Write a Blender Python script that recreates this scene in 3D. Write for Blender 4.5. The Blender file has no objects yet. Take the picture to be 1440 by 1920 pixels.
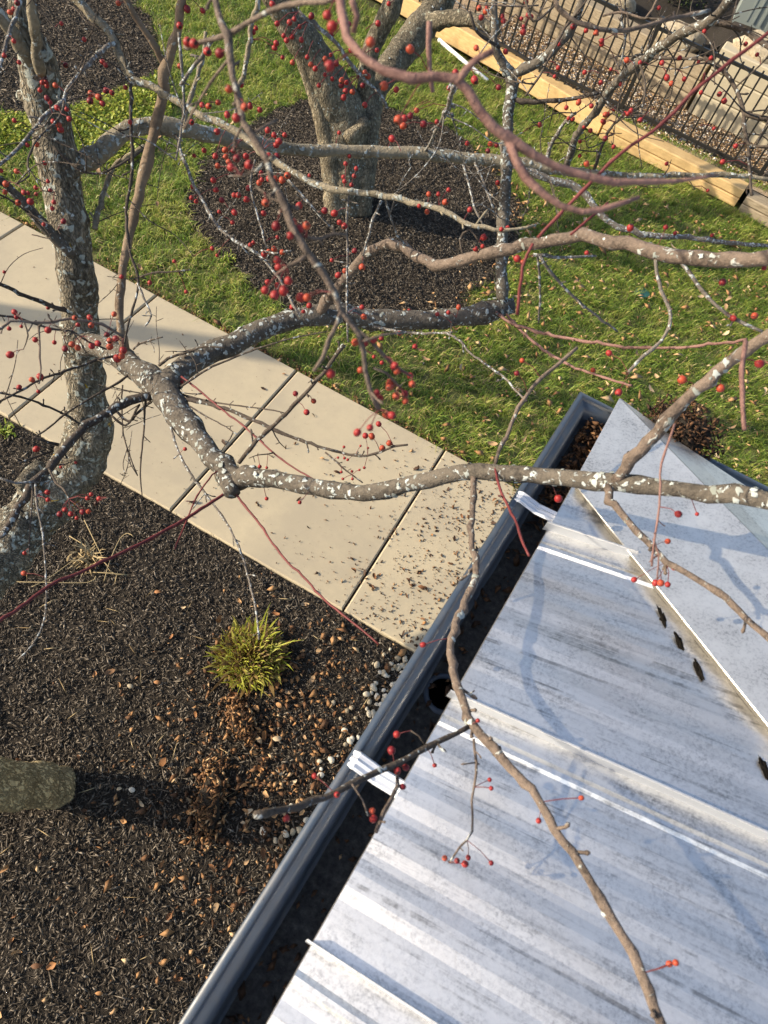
import bpy, math, random
import numpy as np
from mathutils import Vector, Matrix, noise

SC = bpy.context.scene
COL = SC.collection
rnd = random.Random(7)
rs = np.random.RandomState(11)

# ------------------------------------------------------------------ camera
CAMH = 4.0
FPX = 1331.0                      # focal length in pixels of the 1440x1920 photograph
AX = np.array([0.86899636, 0.48149602, -0.11404782])     # world X in camera axes (right, down, forward)
AY = np.array([0.4579177, -0.69520233, 0.55408042])
AZ = np.array([0.18750121, -0.53371838, -0.82461384])

cam_data = bpy.data.cameras.new('camera')
cam = bpy.data.objects.new('camera', cam_data)
COL.objects.link(cam)
right = Vector((AX[0], AY[0], AZ[0])); down = Vector((AX[1], AY[1], AZ[1])); fwd = Vector((AX[2], AY[2], AZ[2]))
m = Matrix.Identity(4)
for i in range(3):
    m[i][0] = right[i]; m[i][1] = -down[i]; m[i][2] = -fwd[i]
m[2][3] = CAMH
cam.matrix_world = m
cam_data.sensor_fit = 'VERTICAL'
cam_data.sensor_height = 36.0
cam_data.sensor_width = 27.0
cam_data.lens = 36.0 * FPX / 1920.0
cam_data.clip_start = 0.05
cam_data.clip_end = 300
cam_data.dof.use_dof = True
cam_data.dof.focus_distance = 3.6
cam_data.dof.aperture_fstop = 7.0
SC.camera = cam

# ------------------------------------------------------------------ light
SUN_AZ = Vector((0.899, 0.438))           # way the light travels over the ground
SUN_EL = math.radians(25)
W = bpy.data.worlds.new('World'); SC.world = W; W.use_nodes = True
nt = W.node_tree
bg = nt.nodes['Background']
sky = nt.nodes.new('ShaderNodeTexSky'); sky.sky_type = 'NISHITA'; sky.sun_disc = False
sky.sun_elevation = SUN_EL; sky.sun_rotation = math.atan2(-SUN_AZ.x, -SUN_AZ.y) % (2 * math.pi)
sky.air_density = 1.0; sky.dust_density = 2.2
nt.links.new(sky.outputs[0], bg.inputs[0]); bg.inputs[1].default_value = 0.15
sd = bpy.data.lights.new('sun', 'SUN'); sd.energy = 4.7; sd.angle = math.radians(0.6); sd.color = (1.0, 0.86, 0.65)
sun = bpy.data.objects.new('sun', sd); COL.objects.link(sun)
dirv = Vector((SUN_AZ.x * math.cos(SUN_EL), SUN_AZ.y * math.cos(SUN_EL), -math.sin(SUN_EL)))
sun.rotation_euler = dirv.to_track_quat('-Z', 'Y').to_euler()
sun.location = (-5, -3, 8)
SC.view_settings.view_transform = 'Standard'; SC.view_settings.look = 'None'
SC.view_settings.gamma = 1.0; SC.view_settings.use_curve_mapping = False
SC.view_settings.exposure = 0.70
SC.render.resolution_x = 768; SC.render.resolution_y = 1024

# ------------------------------------------------------------------ geometry helpers
def at(px, py, d):
    """world point seen at pixel (px, py) at depth d"""
    v = np.array([px - 720.0, py - 960.0, FPX]) / FPX * d
    return Vector((v @ AX, v @ AY, v @ AZ + CAMH))

def on_z(px, py, z=0.0):
    r = at(px, py, 1.0) - Vector((0, 0, CAMH))
    t = (z - CAMH) / r.z
    return Vector((0, 0, CAMH)) + r * t

def proj_np(P):
    q = P - np.array([0, 0, CAMH])
    c = q[:, :1] * AX + q[:, 1:2] * AY + q[:, 2:3] * AZ
    z = np.maximum(c[:, 2], 1e-3)
    return 720 + FPX * c[:, 0] / z, 960 + FPX * c[:, 1] / z, c[:, 2]

def in_view(P, marg=160):
    x, y, z = proj_np(P)
    return (z > 0.05) & (x > -marg) & (x < 1440 + marg) & (y > -marg) & (y < 1920 + marg)

def in_poly(P, poly):
    x, y = P[:, 0], P[:, 1]
    ins = np.zeros(len(P), bool)
    n = len(poly)
    for i in range(n):
        x0, y0 = poly[i]; x1, y1 = poly[(i + 1) % n]
        c = ((y0 > y) != (y1 > y)) & (x < (x1 - x0) * (y - y0) / (y1 - y0 + 1e-12) + x0)
        ins ^= c
    return ins

def tag(o, label=None, cat=None, group=None, kind=None):
    if label: o['label'] = label
    if cat: o['category'] = cat
    if group: o['group'] = group
    if kind: o['kind'] = kind
    return o

def empty(name, loc, label=None, cat=None, group=None, kind=None):
    o = bpy.data.objects.new(name, None); o.empty_display_size = 0.1
    o.location = loc; COL.objects.link(o)
    return tag(o, label, cat, group, kind)

def wloc(o):
    v = Vector(o.location)
    while o.parent: o = o.parent; v = v + Vector(o.location)
    return v

def mesh_from(name, V, F, mat, smooth=False, rndv=None):
    me = bpy.data.meshes.new(name)
    me.from_pydata([tuple(v) for v in V], [], [tuple(f) for f in F])
    if mat: me.materials.append(mat)
    if smooth: me.polygons.foreach_set('use_smooth', [True] * len(me.polygons))
    if rndv is not None:
        a = me.attributes.new('tint', 'FLOAT', 'POINT'); a.data.foreach_set('value', np.asarray(rndv, np.float32))
    me.update()
    return me

def obj(name, V, F, mat, parent=None, smooth=False, rndv=None):
    """one mesh object; V in world coordinates"""
    if parent is not None:
        o0 = wloc(parent); V = [Vector(v) - o0 for v in V]
    o = bpy.data.objects.new(name, mesh_from(name, V, F, mat, smooth, rndv))
    COL.objects.link(o)
    if parent is not None: o.parent = parent
    return o

def fast_obj(name, V, tris, mat, rndv=None, parent=None, smooth=False):
    """numpy triangles (n,3) -> object"""
    me = bpy.data.meshes.new(name)
    V = np.asarray(V, np.float32)
    if parent is not None: V = V - np.array(wloc(parent), np.float32)
    tris = np.asarray(tris, np.int32)
    me.vertices.add(len(V)); me.vertices.foreach_set('co', V.ravel())
    me.loops.add(tris.size); me.loops.foreach_set('vertex_index', tris.ravel())
    me.polygons.add(len(tris))
    me.polygons.foreach_set('loop_start', np.arange(0, tris.size, 3, dtype=np.int32))
    me.polygons.foreach_set('loop_total', np.full(len(tris), 3, np.int32))
    if smooth: me.polygons.foreach_set('use_smooth', np.ones(len(tris), bool))
    if rndv is not None:
        a = me.attributes.new('tint', 'FLOAT', 'POINT'); a.data.foreach_set('value', np.asarray(rndv, np.float32))
    me.materials.append(mat)
    me.update(calc_edges=True); me.validate()
    o = bpy.data.objects.new(name, me); COL.objects.link(o)
    if parent is not None: o.parent = parent
    return o

class MB:
    def __init__(s): s.V = []; s.F = []
    def add(s, V, F):
        k = len(s.V); s.V += [Vector(v) for v in V]; s.F += [tuple(i + k for i in f) for f in F]
    def box(s, c, size, rz=0.0, bev=0.0):
        cx, cy, cz = c; a, b, h = size[0] / 2, size[1] / 2, size[2] / 2
        co, si = math.cos(rz), math.sin(rz)
        def T(x, y, z): return (cx + co * x - si * y, cy + si * x + co * y, cz + z)
        if bev <= 0:
            V = [T(x, y, z) for z in (-h, h) for x, y in ((-a, -b), (a, -b), (a, b), (-a, b))]
            F = [(3, 2, 1, 0), (4, 5, 6, 7)] + [(i, (i + 1) % 4, (i + 1) % 4 + 4, i + 4) for i in range(4)]
        else:
            V = []
            for z, r in ((-h, bev), (-h + bev, 0), (h - bev, 0), (h, bev)):
                V += [T(x, y, z) for x, y in ((-a + r, -b + r), (a - r, -b + r), (a - r, b - r), (-a + r, b - r))]
            F = [(3, 2, 1, 0), (12, 13, 14, 15)]
            for l in range(3):
                F += [(l * 4 + i, l * 4 + (i + 1) % 4, l * 4 + 4 + (i + 1) % 4, l * 4 + 4 + i) for i in range(4)]
        s.add(V, F)
    def obox(s, o, ux, uy, uz, lx, ly, lz):
        """box from corner o along three vectors"""
        V = [o + ux * (lx * a) + uy * (ly * b) + uz * (lz * c) for c in (0, 1) for a, b in ((0, 0), (1, 0), (1, 1), (0, 1))]
        s.add(V, [(3, 2, 1, 0), (4, 5, 6, 7)] + [(i, (i + 1) % 4, (i + 1) % 4 + 4, i + 4) for i in range(4)])
    def tube(s, P, R, n=8, rough=0.0, cap=True, seed=0.0, freq=18.0):
        P = [Vector(p) for p in P]
        k0 = len(s.V); ref = None
        for i, p in enumerate(P):
            t = (P[min(i + 1, len(P) - 1)] - P[max(i - 1, 0)])
            if t.length < 1e-9: t = Vector((0, 0, 1))
            t.normalize()
            if ref is None:
                ref = t.orthogonal().normalized()
            ref = (ref - t * ref.dot(t)).normalized()
            b = t.cross(ref)
            for j in range(n):
                a = 2 * math.pi * j / n
                dv = ref * math.cos(a) + b * math.sin(a)
                r = R[i]
                if rough:
                    q = p + dv * r
                    r *= 1 + rough * (noise.noise(q * freq + Vector((seed, 0, 0))) + 0.6 * noise.noise(q * freq * 2.7 + Vector((0, seed, 0))))
                s.V.append(p + dv * r)
            if i:
                a0 = k0 + (i - 1) * n; a1 = k0 + i * n
                s.F += [(a0 + j, a0 + (j + 1) % n, a1 + (j + 1) % n, a1 + j) for j in range(n)]
        if cap:
            s.F.append(tuple(k0 + j for j in range(n))[::-1])
            e = k0 + (len(P) - 1) * n
            s.F.append(tuple(e + j for j in range(n)))
    def build(s, name, mat, parent=None, smooth=False):
        return obj(name, s.V, s.F, mat, parent, smooth)

def catmull(P, step):
    """P rows: x y z r ; resample to about 'step' metres"""
    P = [np.array(p, float) for p in P]
    out = []
    n = len(P)
    for i in range(n - 1):
        p0 = P[i - 1] if i else 2 * P[0] - P[1]
        p1, p2 = P[i], P[i + 1]
        p3 = P[i + 2] if i + 2 < n else 2 * P[-1] - P[-2]
        L = np.linalg.norm(p2[:3] - p1[:3]); k = max(1, int(round(L / step)))
        for j in range(k):
            t = j / k
            q = 0.5 * ((2 * p1) + (-p0 + p2) * t + (2 * p0 - 5 * p1 + 4 * p2 - p3) * t * t + (-p0 + 3 * p1 - 3 * p2 + p3) * t ** 3)
            q[3] = p1[3] + (p2[3] - p1[3]) * t
            out.append(q)
    out.append(P[-1])
    return out

# ------------------------------------------------------------------ material helpers
class NT:
    def __init__(s, name):
        s.m = bpy.data.materials.new(name); s.m.use_nodes = True
        s.t = s.m.node_tree; s.b = s.t.nodes['Principled BSDF']
    def n(s, typ, **kw):
        nd = s.t.nodes.new(typ)
        for k, v in kw.items(): setattr(nd, k, v)
        return nd
    def l(s, a, b): s.t.links.new(a, b)
    def coord(s, scale=(1, 1, 1), rot=(0, 0, 0), which='Object'):
        tc = s.n('ShaderNodeTexCoord'); mp = s.n('ShaderNodeMapping')
        mp.inputs['Scale'].default_value = scale; mp.inputs['Rotation'].default_value = rot
        s.l(tc.outputs[which], mp.inputs[0]); return mp.outputs[0]
    def noise(s, vec, scale, detail=4, rough=0.55, dist=0.0):
        nd = s.n('ShaderNodeTexNoise'); nd.inputs['Scale'].default_value = scale
        nd.inputs['Detail'].default_value = detail; nd.inputs['Roughness'].default_value = rough
        nd.inputs['Distortion'].default_value = dist
        if vec is not None: s.l(vec, nd.inputs['Vector'])
        return nd.outputs['Fac']
    def ramp(s, fac, stops, interp='LINEAR'):
        nd = s.n('ShaderNodeValToRGB'); cr = nd.color_ramp; cr.interpolation = interp
        while len(cr.elements) < len(stops): cr.elements.new(0.5)
        for e, (p, c) in zip(cr.elements, stops):
            e.position = p; e.color = (c[0], c[1], c[2], 1) if hasattr(c, '__len__') else (c, c, c, 1)
        s.l(fac, nd.inputs[0]); return nd.outputs[0]
    def mix(s, fac, a, b, mode='MIX'):
        nd = s.n('ShaderNodeMixRGB', blend_type=mode)
        for i, v in ((0, fac), (1, a), (2, b)):
            if hasattr(v, 'default_value') or hasattr(v, 'links'): s.l(v, nd.inputs[i])
            elif i == 0: nd.inputs[0].default_value = v
            else: nd.inputs[i].default_value = (v[0], v[1], v[2], 1)
        return nd.outputs[0]
    def math(s, op, a, b=0.0):
        nd = s.n('ShaderNodeMath', operation=op)
        for i, v in ((0, a), (1, b)):
            if hasattr(v, 'links'): s.l(v, nd.inputs[i])
            else: nd.inputs[i].default_value = v
        return nd.outputs[0]
    def attr(s, name='tint'):
        nd = s.n('ShaderNodeAttribute'); nd.attribute_name = name; return nd.outputs['Fac']
    def orand(s):
        return s.n('ShaderNodeObjectInfo').outputs['Random']
    def color(s, c):
        if hasattr(c, 'links'): s.l(c, s.b.inputs['Base Color'])
        else: s.b.inputs['Base Color'].default_value = (c[0], c[1], c[2], 1)
    def set(s, rough=0.8, metal=0.0, spec=0.3):
        if hasattr(rough, 'links'): s.l(rough, s.b.inputs['Roughness'])
        else: s.b.inputs['Roughness'].default_value = rough
        s.b.inputs['Metallic'].default_value = metal
        s.b.inputs['Specular IOR Level'].default_value = spec
    def bump(s, h, strength=0.5, dist=0.01):
        nd = s.n('ShaderNodeBump'); nd.inputs['Strength'].default_value = strength; nd.inputs['Distance'].default_value = dist
        s.l(h, nd.inputs['Height']); s.l(nd.outputs[0], s.b.inputs['Normal'])
    def trans(s, w):
        s.b.inputs['Transmission Weight'].default_value = 0
        s.b.inputs['Subsurface Weight'].default_value = w

def simple(name, c, rough=0.8, metal=0.0, spec=0.3):
    k = NT(name); k.color(c); k.set(rough, metal, spec); return k.m

def tint_mat(name, stops, rough=0.85, spec=0.2, backlit=0.0):
    k = NT(name); c = k.ramp(k.attr(), stops); k.color(c); k.set(rough, 0, spec)
    if backlit:
        tr = k.n('ShaderNodeBsdfTranslucent'); k.l(c, tr.inputs[0])
        mx = k.n('ShaderNodeMixShader'); mx.inputs[0].default_value = backlit
        out = k.t.nodes['Material Output']
        k.l(k.b.outputs[0], mx.inputs[1]); k.l(tr.outputs[0], mx.inputs[2]); k.l(mx.outputs[0], out.inputs[0])
    return k.m

def bark(name, c1, c2, lich=0.5, lcol=(0.40, 0.43, 0.41), lscale=28, fscale=60, yellow=False, spec=0.2, bump=0.6, rough=0.85, cracks=0.0):
    k = NT(name); v = k.coord()
    n1 = k.noise(v, fscale, 5, 0.65)
    base = k.mix(k.ramp(n1, [(0.35, 0), (0.65, 1)]), c1, c2)
    big = k.noise(v, 6, 2)
    base = k.mix(k.ramp(big, [(0.4, 0), (0.62, 0.55)]), base, tuple(x * 1.25 for x in c2))
    h = n1
    if cracks or name == 'plain_bark':
        fn = k.noise(k.coord((1, 1, 0.22)), 46, 4, 0.65, 0.6); fb = k.ramp(fn, [(0.42, 0), (0.49, 1), (0.51, 1), (0.58, 0)])
        base = k.mix(k.math('MULTIPLY', fb, 0.55), base, tuple(x * 0.4 for x in c1))
        h = k.mix(0.6, n1, k.math('SUBTRACT', 1.0, fb)); n1 = h
    if cracks:
        cv = k.coord((1, 1, 0.42)); wn = k.n('ShaderNodeTexNoise'); wn.inputs['Scale'].default_value = 14; wn.inputs['Detail'].default_value = 3; k.l(cv, wn.inputs['Vector'])
        wv = k.n('ShaderNodeMixRGB'); wv.inputs[0].default_value = 0.2; k.l(cv, wv.inputs[1]); k.l(wn.outputs['Color'], wv.inputs[2])
        vo = k.n('ShaderNodeTexVoronoi', feature='DISTANCE_TO_EDGE'); vo.inputs['Scale'].default_value = cracks; k.l(wv.outputs[0], vo.inputs['Vector'])
        ck = k.ramp(vo.outputs['Distance'], [(0.0, 0), (0.22, 1)])
        base = k.mix(k.math('MULTIPLY', k.math('SUBTRACT', 1.0, ck), 0.5), base, tuple(x * 0.35 for x in c1))
        h = k.mix(0.65, n1, ck)
    if lich > 0:
        ln = k.noise(v, lscale, 3, 0.5, 0.6)
        m1 = k.ramp(ln, [(0.66 - 0.13 * lich, 0), (0.72 - 0.13 * lich, 1)])
        l2 = k.noise(v, lscale * 4, 2)
        lc = k.mix(l2, tuple(x * 0.72 for x in lcol), tuple(min(1, x * 1.25) for x in lcol))
        base = k.mix(m1, base, lc)
        h = k.mix(m1, h, (0.95, 0.95, 0.95))
        h2 = k.noise(v, lscale * 3, 3)
        h = k.mix(0.3, h, h2)
    if yellow:
        yv = k.coord((1, 1, 1), (0.4, 0.2, 0.9))
        yn = k.noise(yv, 13, 3, 0.5, 0.5)
        base = k.mix(k.ramp(yn, [(0.70, 0), (0.73, 1)]), base, (0.42, 0.27, 0.03))
    k.color(base); k.set(rough, 0, spec); k.bump(h, bump, 0.012)
    return k.m

M = {}
M['bark_trunk'] = bark('lichen_bark', (0.085, 0.073, 0.056), (0.31, 0.272, 0.205), 0.7, (0.34, 0.36, 0.32), 34, 50, True, bump=1.0, cracks=42)
M['bark_base'] = bark('plain_bark', (0.20, 0.15, 0.078), (0.52, 0.41, 0.225), 0.0, (0.34, 0.34, 0.25), 30, 42, False, bump=1.0, cracks=0)
M['bark_stem'] = bark('ridged_stem_bark', (0.12, 0.10, 0.07), (0.36, 0.305, 0.215), 0.2, (0.32, 0.32, 0.26), 30, 42, False, bump=1.0, cracks=30)
M['bark_limb'] = bark('grey_limb_bark', (0.042, 0.037, 0.032), (0.125, 0.108, 0.088), 0.55, (0.42, 0.45, 0.44), 60, 65, False, bump=0.8)
M['bark_pale'] = bark('pale_limb_bark', (0.10, 0.085, 0.06), (0.25, 0.215, 0.155), 0.5, (0.38, 0.40, 0.38), 45, 60, False, bump=0.8)
M['bark_twig'] = bark('dark_twig_bark', (0.03, 0.025, 0.022), (0.085, 0.068, 0.055), 0.30, (0.36, 0.39, 0.40), 60, 120, False)
M['bark_lich'] = bark('lichened_twig_bark', (0.075, 0.066, 0.058), (0.17, 0.15, 0.13), 0.9, (0.40, 0.43, 0.44), 80, 120, False)
M['bark_brown'] = bark('smooth_brown_bark', (0.12, 0.085, 0.06), (0.19, 0.14, 0.095), 0.15, (0.30, 0.30, 0.27), 40, fscale=50, bump=0.5, rough=0.7)
M['bark_near'] = bark('brown_shoot_bark', (0.05, 0.039, 0.033), (0.165, 0.127, 0.102), 0.35, (0.36, 0.37, 0.35), 48, 75, False, bump=0.8, rough=0.75)
M['bark_pink'] = bark('reddish_shoot_bark', (0.125, 0.064, 0.056), (0.215, 0.125, 0.107), 0.0, fscale=70, bump=0.6, rough=0.65)
M['bark_red'] = bark('dark_red_shoot_bark', (0.075, 0.015, 0.018), (0.14, 0.035, 0.035), 0.0, fscale=40, bump=0.15, rough=0.5)
M['bark_rough'] = bark('rough_dark_bark', (0.075, 0.066, 0.05), (0.29, 0.25, 0.18), 0.3, (0.28, 0.29, 0.23), 30, 40, False, bump=1.0, cracks=30)
M['lichen'] = tint_mat('lichen', [(0, (0.19, 0.205, 0.185)), (0.6, (0.29, 0.315, 0.30)), (1, (0.44, 0.475, 0.465))], 0.95, 0.1)

# ------------------------------------------------------------------ ground
SW_LO, SW_HI = 1.885, 3.415          # the pavement's two edges
def gz(x, y): return 0.02 * noise.noise(Vector((x * 0.7, y * 0.7, 0)))
RING = [(-3.53, 4.52), (-3.75, 5.06), (-3.79, 5.95), (-3.69, 6.7), (-3.1, 7.27), (-2.22, 7.5), (-1.55, 7.15), (-1.05, 6.7), (-0.9, 6.1), (-0.9, 5.42), (-0.95, 4.85), (-1.22, 4.34), (-1.7, 4.11), (-2.1, 3.95), (-2.43, 3.98), (-2.97, 4.16), (-3.32, 4.31)]
TLBED = [(-9, 4.2), (-6.2, 4.3), (-5.44, 4.43), (-5.26, 4.63), (-5.07, 4.88), (-5.0, 5.31), (-4.95, 5.65), (-4.94, 6.04), (-5.48, 6.71), (-6.02, 7.04), (-6.8, 7.6), (-9, 7.6)]
FBED = [(-6, -3.0), (2.4, -3.0), (2.4, SW_LO - 0.012), (-6, SW_LO - 0.012)]
def wobble(poly, amp=0.05, seed=0):
    out = []
    n = len(poly)
    for i in range(n):
        a = Vector(poly[i]); b = Vector(poly[(i + 1) % n])
        k = max(1, int((b - a).length / 0.12))
        for j in range(k):
            p = a.lerp(b, j / k)
            o = noise.noise(Vector((p.x * 5, p.y * 5, seed))) * amp
            d = (b - a).normalized()
            out.append((p.x - d.y * o, p.y + d.x * o))
    return out
RING = wobble(RING, 0.07, 1); TLBED = wobble(TLBED, 0.08, 2)

k = NT('soil'); v = k.coord(); n1 = k.noise(v, 9, 6)
k.color(k.mix(n1, (0.03, 0.035, 0.012), (0.075, 0.08, 0.03))); k.set(0.95); k.bump(n1, 0.6, 0.03)
M['soil'] = k.m
k = NT('thatch'); v = k.coord(); n1 = k.noise(v, 40, 6); n2 = k.noise(v, 2.2, 3)
c = k.mix(n1, (0.06, 0.085, 0.020), (0.15, 0.155, 0.055)); c = k.mix(k.ramp(n2, [(0.4, 0), (0.7, 0.5)]), c, (0.17, 0.14, 0.065))
k.color(c); k.set(0.95); k.bump(n1, 0.8, 0.02)
M['thatch'] = k.m
k = NT('mulch'); v = k.coord(); n1 = k.noise(v, 90, 6, 0.7); n2 = k.noise(v, 4, 3)
c = k.ramp(n1, [(0.3, (0.016, 0.013, 0.010)), (0.6, (0.050, 0.040, 0.030)), (0.8, (0.12, 0.095, 0.07))])
k.color(k.mix(k.ramp(n2, [(0.35, 0.0), (0.7, 0.5)]), c, (0.02, 0.016, 0.012))); k.set(0.95); k.bump(n1, 1.0, 0.02)
M['mulch'] = k.m
M['chips'] = tint_mat('mulch_chips', [(0, (0.024, 0.019, 0.015)), (0.40, (0.062, 0.051, 0.040)), (0.66, (0.125, 0.105, 0.083)), (0.89, (0.20, 0.170, 0.135)), (1, (0.36, 0.31, 0.245))], 0.85, 0.25)

def sheet(name, x0, x1, y0, y1, step, zf, mat, poly=None, kind='structure'):
    nx = int((x1 - x0) / step) + 1; ny = int((y1 - y0) / step) + 1
    xs = np.linspace(x0, x1, nx); ys = np.linspace(y0, y1, ny)
    V = [(x, y, zf(x, y)) for y in ys for x in xs]
    cx = (xs[:-1] + xs[1:]) / 2; cy = (ys[:-1] + ys[1:]) / 2
    F = []
    C = np.array([(x, y) for y in cy for x in cx])
    keep = in_poly(C, poly) if poly else np.ones(len(C), bool)
    i = 0
    for b in range(ny - 1):
        for a in range(nx - 1):
            if keep[i]:
                q = b * nx + a; F.append((q, q + 1, q + nx + 1, q + nx))
            i += 1
    o = obj(name, V, F, mat, None, True)
    return tag(o, kind=kind)

def bed_h(x, y): return 0.012 + 0.014 * noise.noise(Vector((x * 3.1, y * 3.1, 3))) + 0.007 * noise.noise(Vector((x * 11, y * 11, 5)))
def ring_h(x, y):
    d = math.hypot(x + 2.4, y - 5.45)
    return bed_h(x, y) + 0.10 * math.exp(-(d / 0.9) ** 2)
g = obj('ground', [(-80, -60, -0.06), (80, -60, -0.06), (80, 90, -0.06), (-80, 90, -0.06)], [(0, 1, 2, 3)], M['soil']); tag(g, kind='structure')
sheet('lawn', -10, 6, SW_HI + 0.01, 8.75, 0.12, lambda x, y: -0.012 + gz(x, y) * 0.5, M['thatch'])
sheet('mulch_bed', -6, 2.4, -3.0, SW_LO - 0.005, 0.045, bed_h, M['mulch'])
sheet('mulch_bed', -4.0, -0.7, 3.8, 7.7, 0.045, ring_h, M['mulch'], RING)
sheet('mulch_bed', -9, -4.8, 4.1, 7.7, 0.06, bed_h, M['mulch'], TLBED)

# pavement: one slab per bay
k = NT('concrete'); v = k.coord(); n1 = k.noise(v, 260, 3, 0.7); n2 = k.noise(v, 3.0, 5); n3 = k.noise(v, 38, 4, 0.7)
c = k.mix(n1, (0.375, 0.315, 0.21), (0.58, 0.495, 0.345)); c = k.mix(k.ramp(n2, [(0.35, 0), (0.7, 0.45)]), c, (0.35, 0.30, 0.22))
n4 = k.noise(v, 1.1, 6, 0.7); c = k.mix(k.ramp(n4, [(0.42, 0), (0.62, 0.65)]), c, (0.34, 0.295, 0.22))
c = k.mix(k.ramp(n3, [(0.60, 0), (0.80, 0.45)]), c, (0.24, 0.205, 0.155))
k.color(c); k.set(0.9, 0, 0.2); k.bump(n1, 0.35, 0.004)
M['concrete'] = k.m
side = empty('sidewalk', (-2.3, 2.65, 0), kind='structure')
JX = [-0.425 + 1.272 * i for i in range(-7, 4)]
mb = MB(); mb.box((0, 0, 0), (1.272 - 0.015, SW_HI - SW_LO, 0.13), 0, 0.009)
slab_me = mesh_from('slab', mb.V, mb.F, M['concrete'])
for i in range(len(JX) - 1):
    s = bpy.data.objects.new('slab', slab_me); COL.objects.link(s); s.parent = side
    s.location = ((JX[i] + JX[i + 1]) / 2 + 2.3, (SW_LO + SW_HI) / 2 - 2.65, 0.03 - 0.065 + rnd.uniform(-0.002, 0.002))
jb = MB(); jb.box((-2.3, 2.65, -0.05), (13, 1.48, 0.12))
jf = jb.build('joint_fill', M['mulch'], side)

# ------------------------------------------------------------------ scatter helpers (numpy)
def shards(P, L, Wd, H, tint, pitch=0.35):
    n = len(P)
    yaw = rs.uniform(0, 2 * np.pi, n); pt = rs.normal(0, pitch, n); roll = rs.normal(0, 0.5, n)
    d = np.stack([np.cos(yaw) * np.cos(pt), np.sin(yaw) * np.cos(pt), np.sin(pt)], 1)
    s = np.stack([-np.sin(yaw) * np.cos(roll), np.cos(yaw) * np.cos(roll), np.sin(roll)], 1)
    u = np.cross(d, s)
    L = L[:, None]; Wd = Wd[:, None]; H = H[:, None]
    a = P - d * L / 2 - s * Wd * 0.3; b = P + d * L / 2 + s * Wd * 0.2
    c = P + s * Wd / 2 + u * H; e = P - s * Wd / 2 + u * H * 0.7
    V = np.stack([a, b, c, e], 1).reshape(-1, 3)
    k0 = np.arange(n)[:, None] * 4
    T = np.concatenate([k0 + np.array(t) for t in ((0, 1, 2), (0, 3, 1), (0, 2, 3), (1, 3, 2))], 0)
    return V, T, np.repeat(tint, 4)

def poly_points(poly, dens, seed=0):
    pa = np.array(poly); lo = pa.min(0); hi = pa.max(0)
    n = int((hi[0] - lo[0]) * (hi[1] - lo[1]) * dens)
    P = rs.uniform(lo, hi, (n, 2))
    return P[in_poly(P, poly)]

def zvals(P, zf): return np.array([zf(x, y) for x, y in P])

def chips(name, poly, dens, zf, lmul=1.0):
    P = poly_points(poly, dens)
    P3 = np.c_[P, np.zeros(len(P))]; P3 = P3[in_view(P3, 520)]
    P3[:, 2] = zvals(P3[:, :2], zf) + rs.uniform(0.0, 0.012, len(P3))
    n = len(P3)
    L = rs.gamma(2.4, 0.0105, n) * lmul + 0.006; Wd = rs.uniform(0.003, 0.012, n) * lmul; H = rs.uniform(0.001, 0.004, n)
    V, T, t = shards(P3, L, Wd, H, np.clip(rs.beta(1.9, 2.0, n), 0, 1), 0.25)
    o = fast_obj(name, V, T, M['chips'], t)
    return tag(o, kind='stuff')
chips('mulch_chips', FBED, 6200, bed_h)
chips('mulch_chips', RING, 5500, ring_h, 1.2)
chips('mulch_chips', TLBED, 3500, bed_h, 1.4)
for poly_ in (RING, TLBED):          # chips spilled over the rims
    q_ = rs.randint(0, len(poly_), 1600); P = np.array(poly_)[q_] + rs.normal(0, 0.07, (1600, 2)); P = np.c_[P, rs.uniform(0.0, 0.03, 1600)]; n = len(P)
    V, T, t = shards(P, rs.gamma(2.4, 0.0125, n) + 0.008, rs.uniform(0.004, 0.012, n), rs.uniform(0.001, 0.004, n), rs.beta(1.9, 2.0, n), 0.3)
    tag(fast_obj('mulch_chips', V, T, M['chips'], t), kind='stuff')

# grass
GR = [(0, (0.065, 0.125, 0.022)), (0.35, (0.155, 0.255, 0.036)), (0.62, (0.30, 0.39, 0.060)), (0.82, (0.47, 0.48, 0.11)), (0.93, (0.36, 0.30, 0.13)), (1, (0.48, 0.38, 0.20))]
M['grass'] = tint_mat('grass_blades', GR, 0.5, 0.4, 0.42)
def blades(P, h, w, lean, tint):
    n = len(P); yaw = rs.uniform(0, 2 * np.pi, n)
    d = np.stack([np.cos(yaw), np.sin(yaw), np.zeros(n)], 1); s = np.stack([-np.sin(yaw + 0.5), np.cos(yaw + 0.5), np.zeros(n)], 1)
    up = np.array([0, 0, 1.0]); h = h[:, None]; w = w[:, None]; lean = lean[:, None]
    mid = P + up * h * 0.62 + d * h * lean * 0.35; tip = P + up * h * (1 - 0.35 * lean) + d * h * lean * 1.05
    V = np.stack([P - s * w / 2, P + s * w / 2, mid - s * w * 0.42, mid + s * w * 0.42, tip], 1).reshape(-1, 3)
    k0 = np.arange(n)[:, None] * 5
    T = np.concatenate([k0 + np.array(t) for t in ((0, 1, 3), (0, 3, 2), (2, 3, 4))], 0)
    return V, T, np.repeat(tint, 5)
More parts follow.
